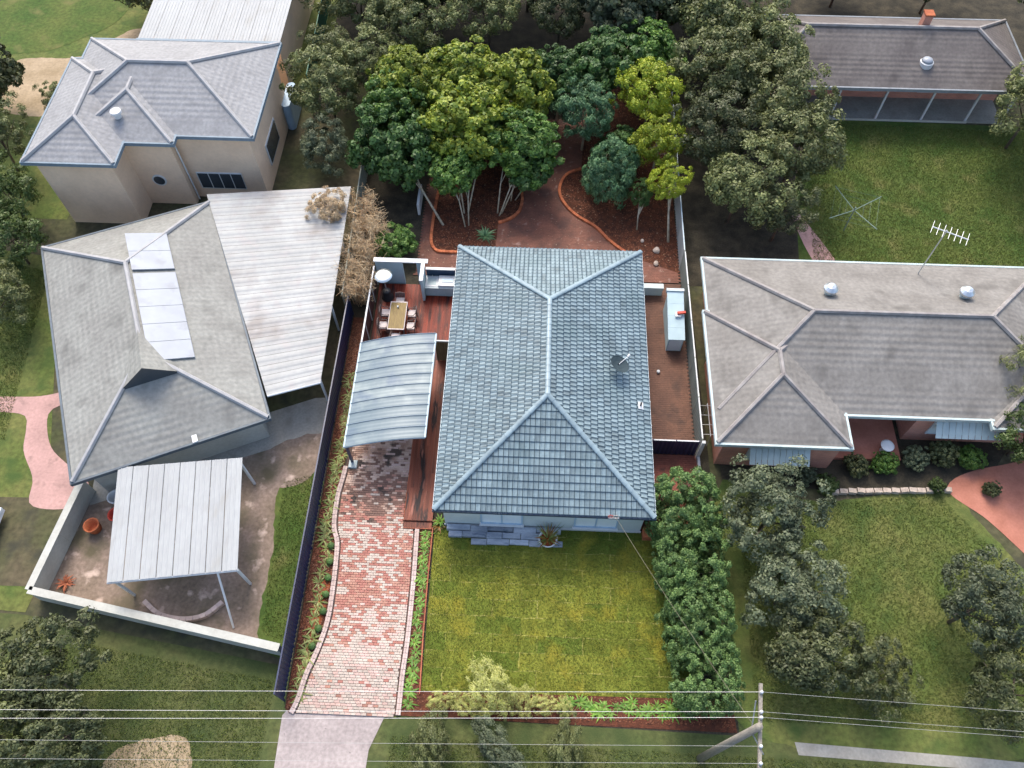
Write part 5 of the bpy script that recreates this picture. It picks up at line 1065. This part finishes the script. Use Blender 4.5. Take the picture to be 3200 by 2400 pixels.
for i, (x, y, r, m, lab) in enumerate([(13.0, 3.5, .5, 'leaf_grey', 'pale round shrub below the awning window of the brick house'), (14.0, 3.0, .5, 'leaf_grass_green', 'green shrub at the front corner of the brick wing'), (15.6, 4.1, .55, 'leaf_olive_dark', 'dark shrub in front of the brick porch'), (17.0, 4.3, .6, 'leaf_mid', 'green shrub between the porch and the second awning window'), (18.6, 4.6, .6, 'leaf_grey', 'grey shrub at the corner of the second awning window'), (20.0, 4.9, .65, 'leaf_olive_dark', 'dark shrub below the second awning window'), (21.4, 4.7, .6, 'leaf_mid', 'green shrub beside the start of the terracotta drive'), (22.1, 3.1, .4, 'leaf_olive_dark', 'small dark bush growing on the terracotta drive edge'), (19.4, 3.2, .4, 'leaf_grass_green', 'small bright bush where the lawn meets the terracotta drive')]):
    tree('house_shrub', lab, 'shrub', x, y, r*.7, (r, r, r*.9), 'broad', m, GB, i % 2, stems=2, cn='foliage', rt=.03)
lg = thing('stone_border', 'low stone border between the brick house bed and the front lawn', 'garden bed', (17, 3.2, 0)); P = smooth_line([(14.2, 2.75), (16.5, 2.9), (18.6, 3.0), (20.2, 3.1)], .42); bst = brick_mesh('rock', .38, .24, .25)
for i in range(len(P)-1): link('stone', bst, lg, ((P[i][0]+P[i+1][0])/2 - 17, (P[i][1]+P[i+1][1])/2 - 3.2, rnd.uniform(-.05, .02)), rnd.uniform(-.15, .15))
for x, y, lab in ((17.2, 5.1, 'pale garden statue base by the brick porch'),): 
    o = MB().lathe((0, 0, 0), [(.3, 0), (.2, .1), (.14, .5), (.3, .7), (.34, .8), (.26, .8)], 14).build('bird_bath', 'porcelain', None, True, (x, y, 0)); tag(o, 'pale bird bath beside the brick porch', 'bird bath')
# dark roofed house with a veranda, north east
vh = thing('veranda_house', 'long dark roofed house with a shaded veranda', 'house', (22, 33, 0))
hip(vh, 12.6, 29.5, 30.4, 36.6, 2.85, math.radians(27), 'roof_dark', 'cap_brown', fas='grey_steel')
MB().box(13.1, 32.0, 0, 29.9, 36.1, 2.7).build('wall', 'brick_house', vh); MB().box(13, 29.75, 0, 29.8, 31.99, .08).build('veranda_floor', 'concrete', vh)
for x in (15.4, 18.5, 21.5, 24.5, 27.4, 29.7): MB().box(x - .06, 29.8, .08, x + .06, 29.92, 2.84).build('post', 'white_paint', vh)
MB().box(18.5, 29.72, 0, 27.5, 29.748, .16).build('edge_beam', 'white_wall', vh)
for xa in (16, 20, 24.5):
    f = MB().box(xa, 31.93, .6, xa + 2, 31.998, 2.1).build('window', 'white_paint', vh); MB().box(xa + .08, 31.91, .68, xa + 1.92, 31.928, 2.02).build('pane', 'pane_dark', f)
t = thing('roof_skylight', 'round white skylight dome on the dark roof', 'skylight', (23.6, 31.0, 2.85 + 1.5*math.tan(math.radians(27)))); P0 = wl(t); MB().lathe(P0 + Vector((0, 0, -.2)), [(.42, 0), (.42, .3), (.36, .34)], 20).build('frame', 'white_paint', t); MB().lathe(P0 + Vector((0, 0, .14)), [(.36, 0), (.3, .12), (.15, .2), (.02, .22)], 20).build('dome', 'skylight', t, True)
t = thing('chimney', 'small brick chimney on the ridge of the dark roof', 'chimney', (23.6, 33.2, 4.2)); P0 = wl(t); MB().box(23.35, 33.3, 4.2, 23.85, 33.8, 5.3).build('stack', 'brick_house', t); MB().box(23.3, 33.25, 5.3, 23.9, 33.85, 5.38).build('capping', 'terracotta_brick', t)
# ------------------------------------------------------------------ power pole and wires
pp = thing('power_pole', 'timber power pole with a long crossarm at the street', 'power pole', (6.85, -9.55, 0)); P0 = wl(pp)
MB().tube([P0, P0 + Vector((0, 0, 9.4))], [.16, .12], 12).build('pole', 'pole_wood', pp, True)
MB().obox((6.98, -9.5, 9.0), (.055, 1.35, .06), -.13).build('crossarm', 'pole_wood', pp)
INS = [-8.46, -9.07, -9.24, -10.1, -10.6]
for yk in INS: MB().lathe((6.98 + (yk + 9.5)*.13, yk, 9.06), [(.05, 0), (.06, .05), (.04, .1), (.055, .14), (.02, .17)], 10).build('insulator', 'porcelain', pp, True)
b = MB(); b.tube([(6.9, -9.55, 8.2), (6.95, -8.7, 8.95)], .025, 6); b.tube([(6.9, -9.55, 8.2), (7.0, -10.3, 8.95)], .025, 6); b.build('brace', 'grey_steel', pp)
def wire(name, label, A, B, sag, r, m='cable', group='overhead power wires'):
    A, B = Vector(A), Vector(B); o = MB().tube([A.lerp(B, t) - Vector((0, 0, sag*4*t*(1-t))) for t in np.linspace(0, 1, 24)], r, 5).build(name, m); tag(o, label, 'wire', group)
for yk, y2, lab in zip(INS, (-8.98, -9.6, -9.95, -10.4, -11.0), ('first overhead power wire counted from the lawn', 'second overhead power wire counted from the lawn', 'third overhead power wire counted from the lawn', 'fourth overhead power wire crossing the street verge', 'outermost overhead power wire over the street verge')):
    x = 6.98 + (yk + 9.5)*.13; wire('power_wire', lab, (x, yk, 9.2), (-40, y2 - 1.2, 9.3), .35, .0065 if yk > -9.5 else .005, 'cable' if yk > -9.5 else 'cable_grey')
    if yk > -9.9: wire('power_wire', lab.replace('wire', 'wire beyond the pole', 1), (x, yk, 9.2), (45, yk - 1.0, 9.3), .35, .005, 'cable_grey')
wire('service_wire', 'thin service wire from the front gutter to the power pole', (3.25, -.1, 2.85), (6.85, -9.4, 8.7), .25, .009, 'cable_dark', 'service wires')
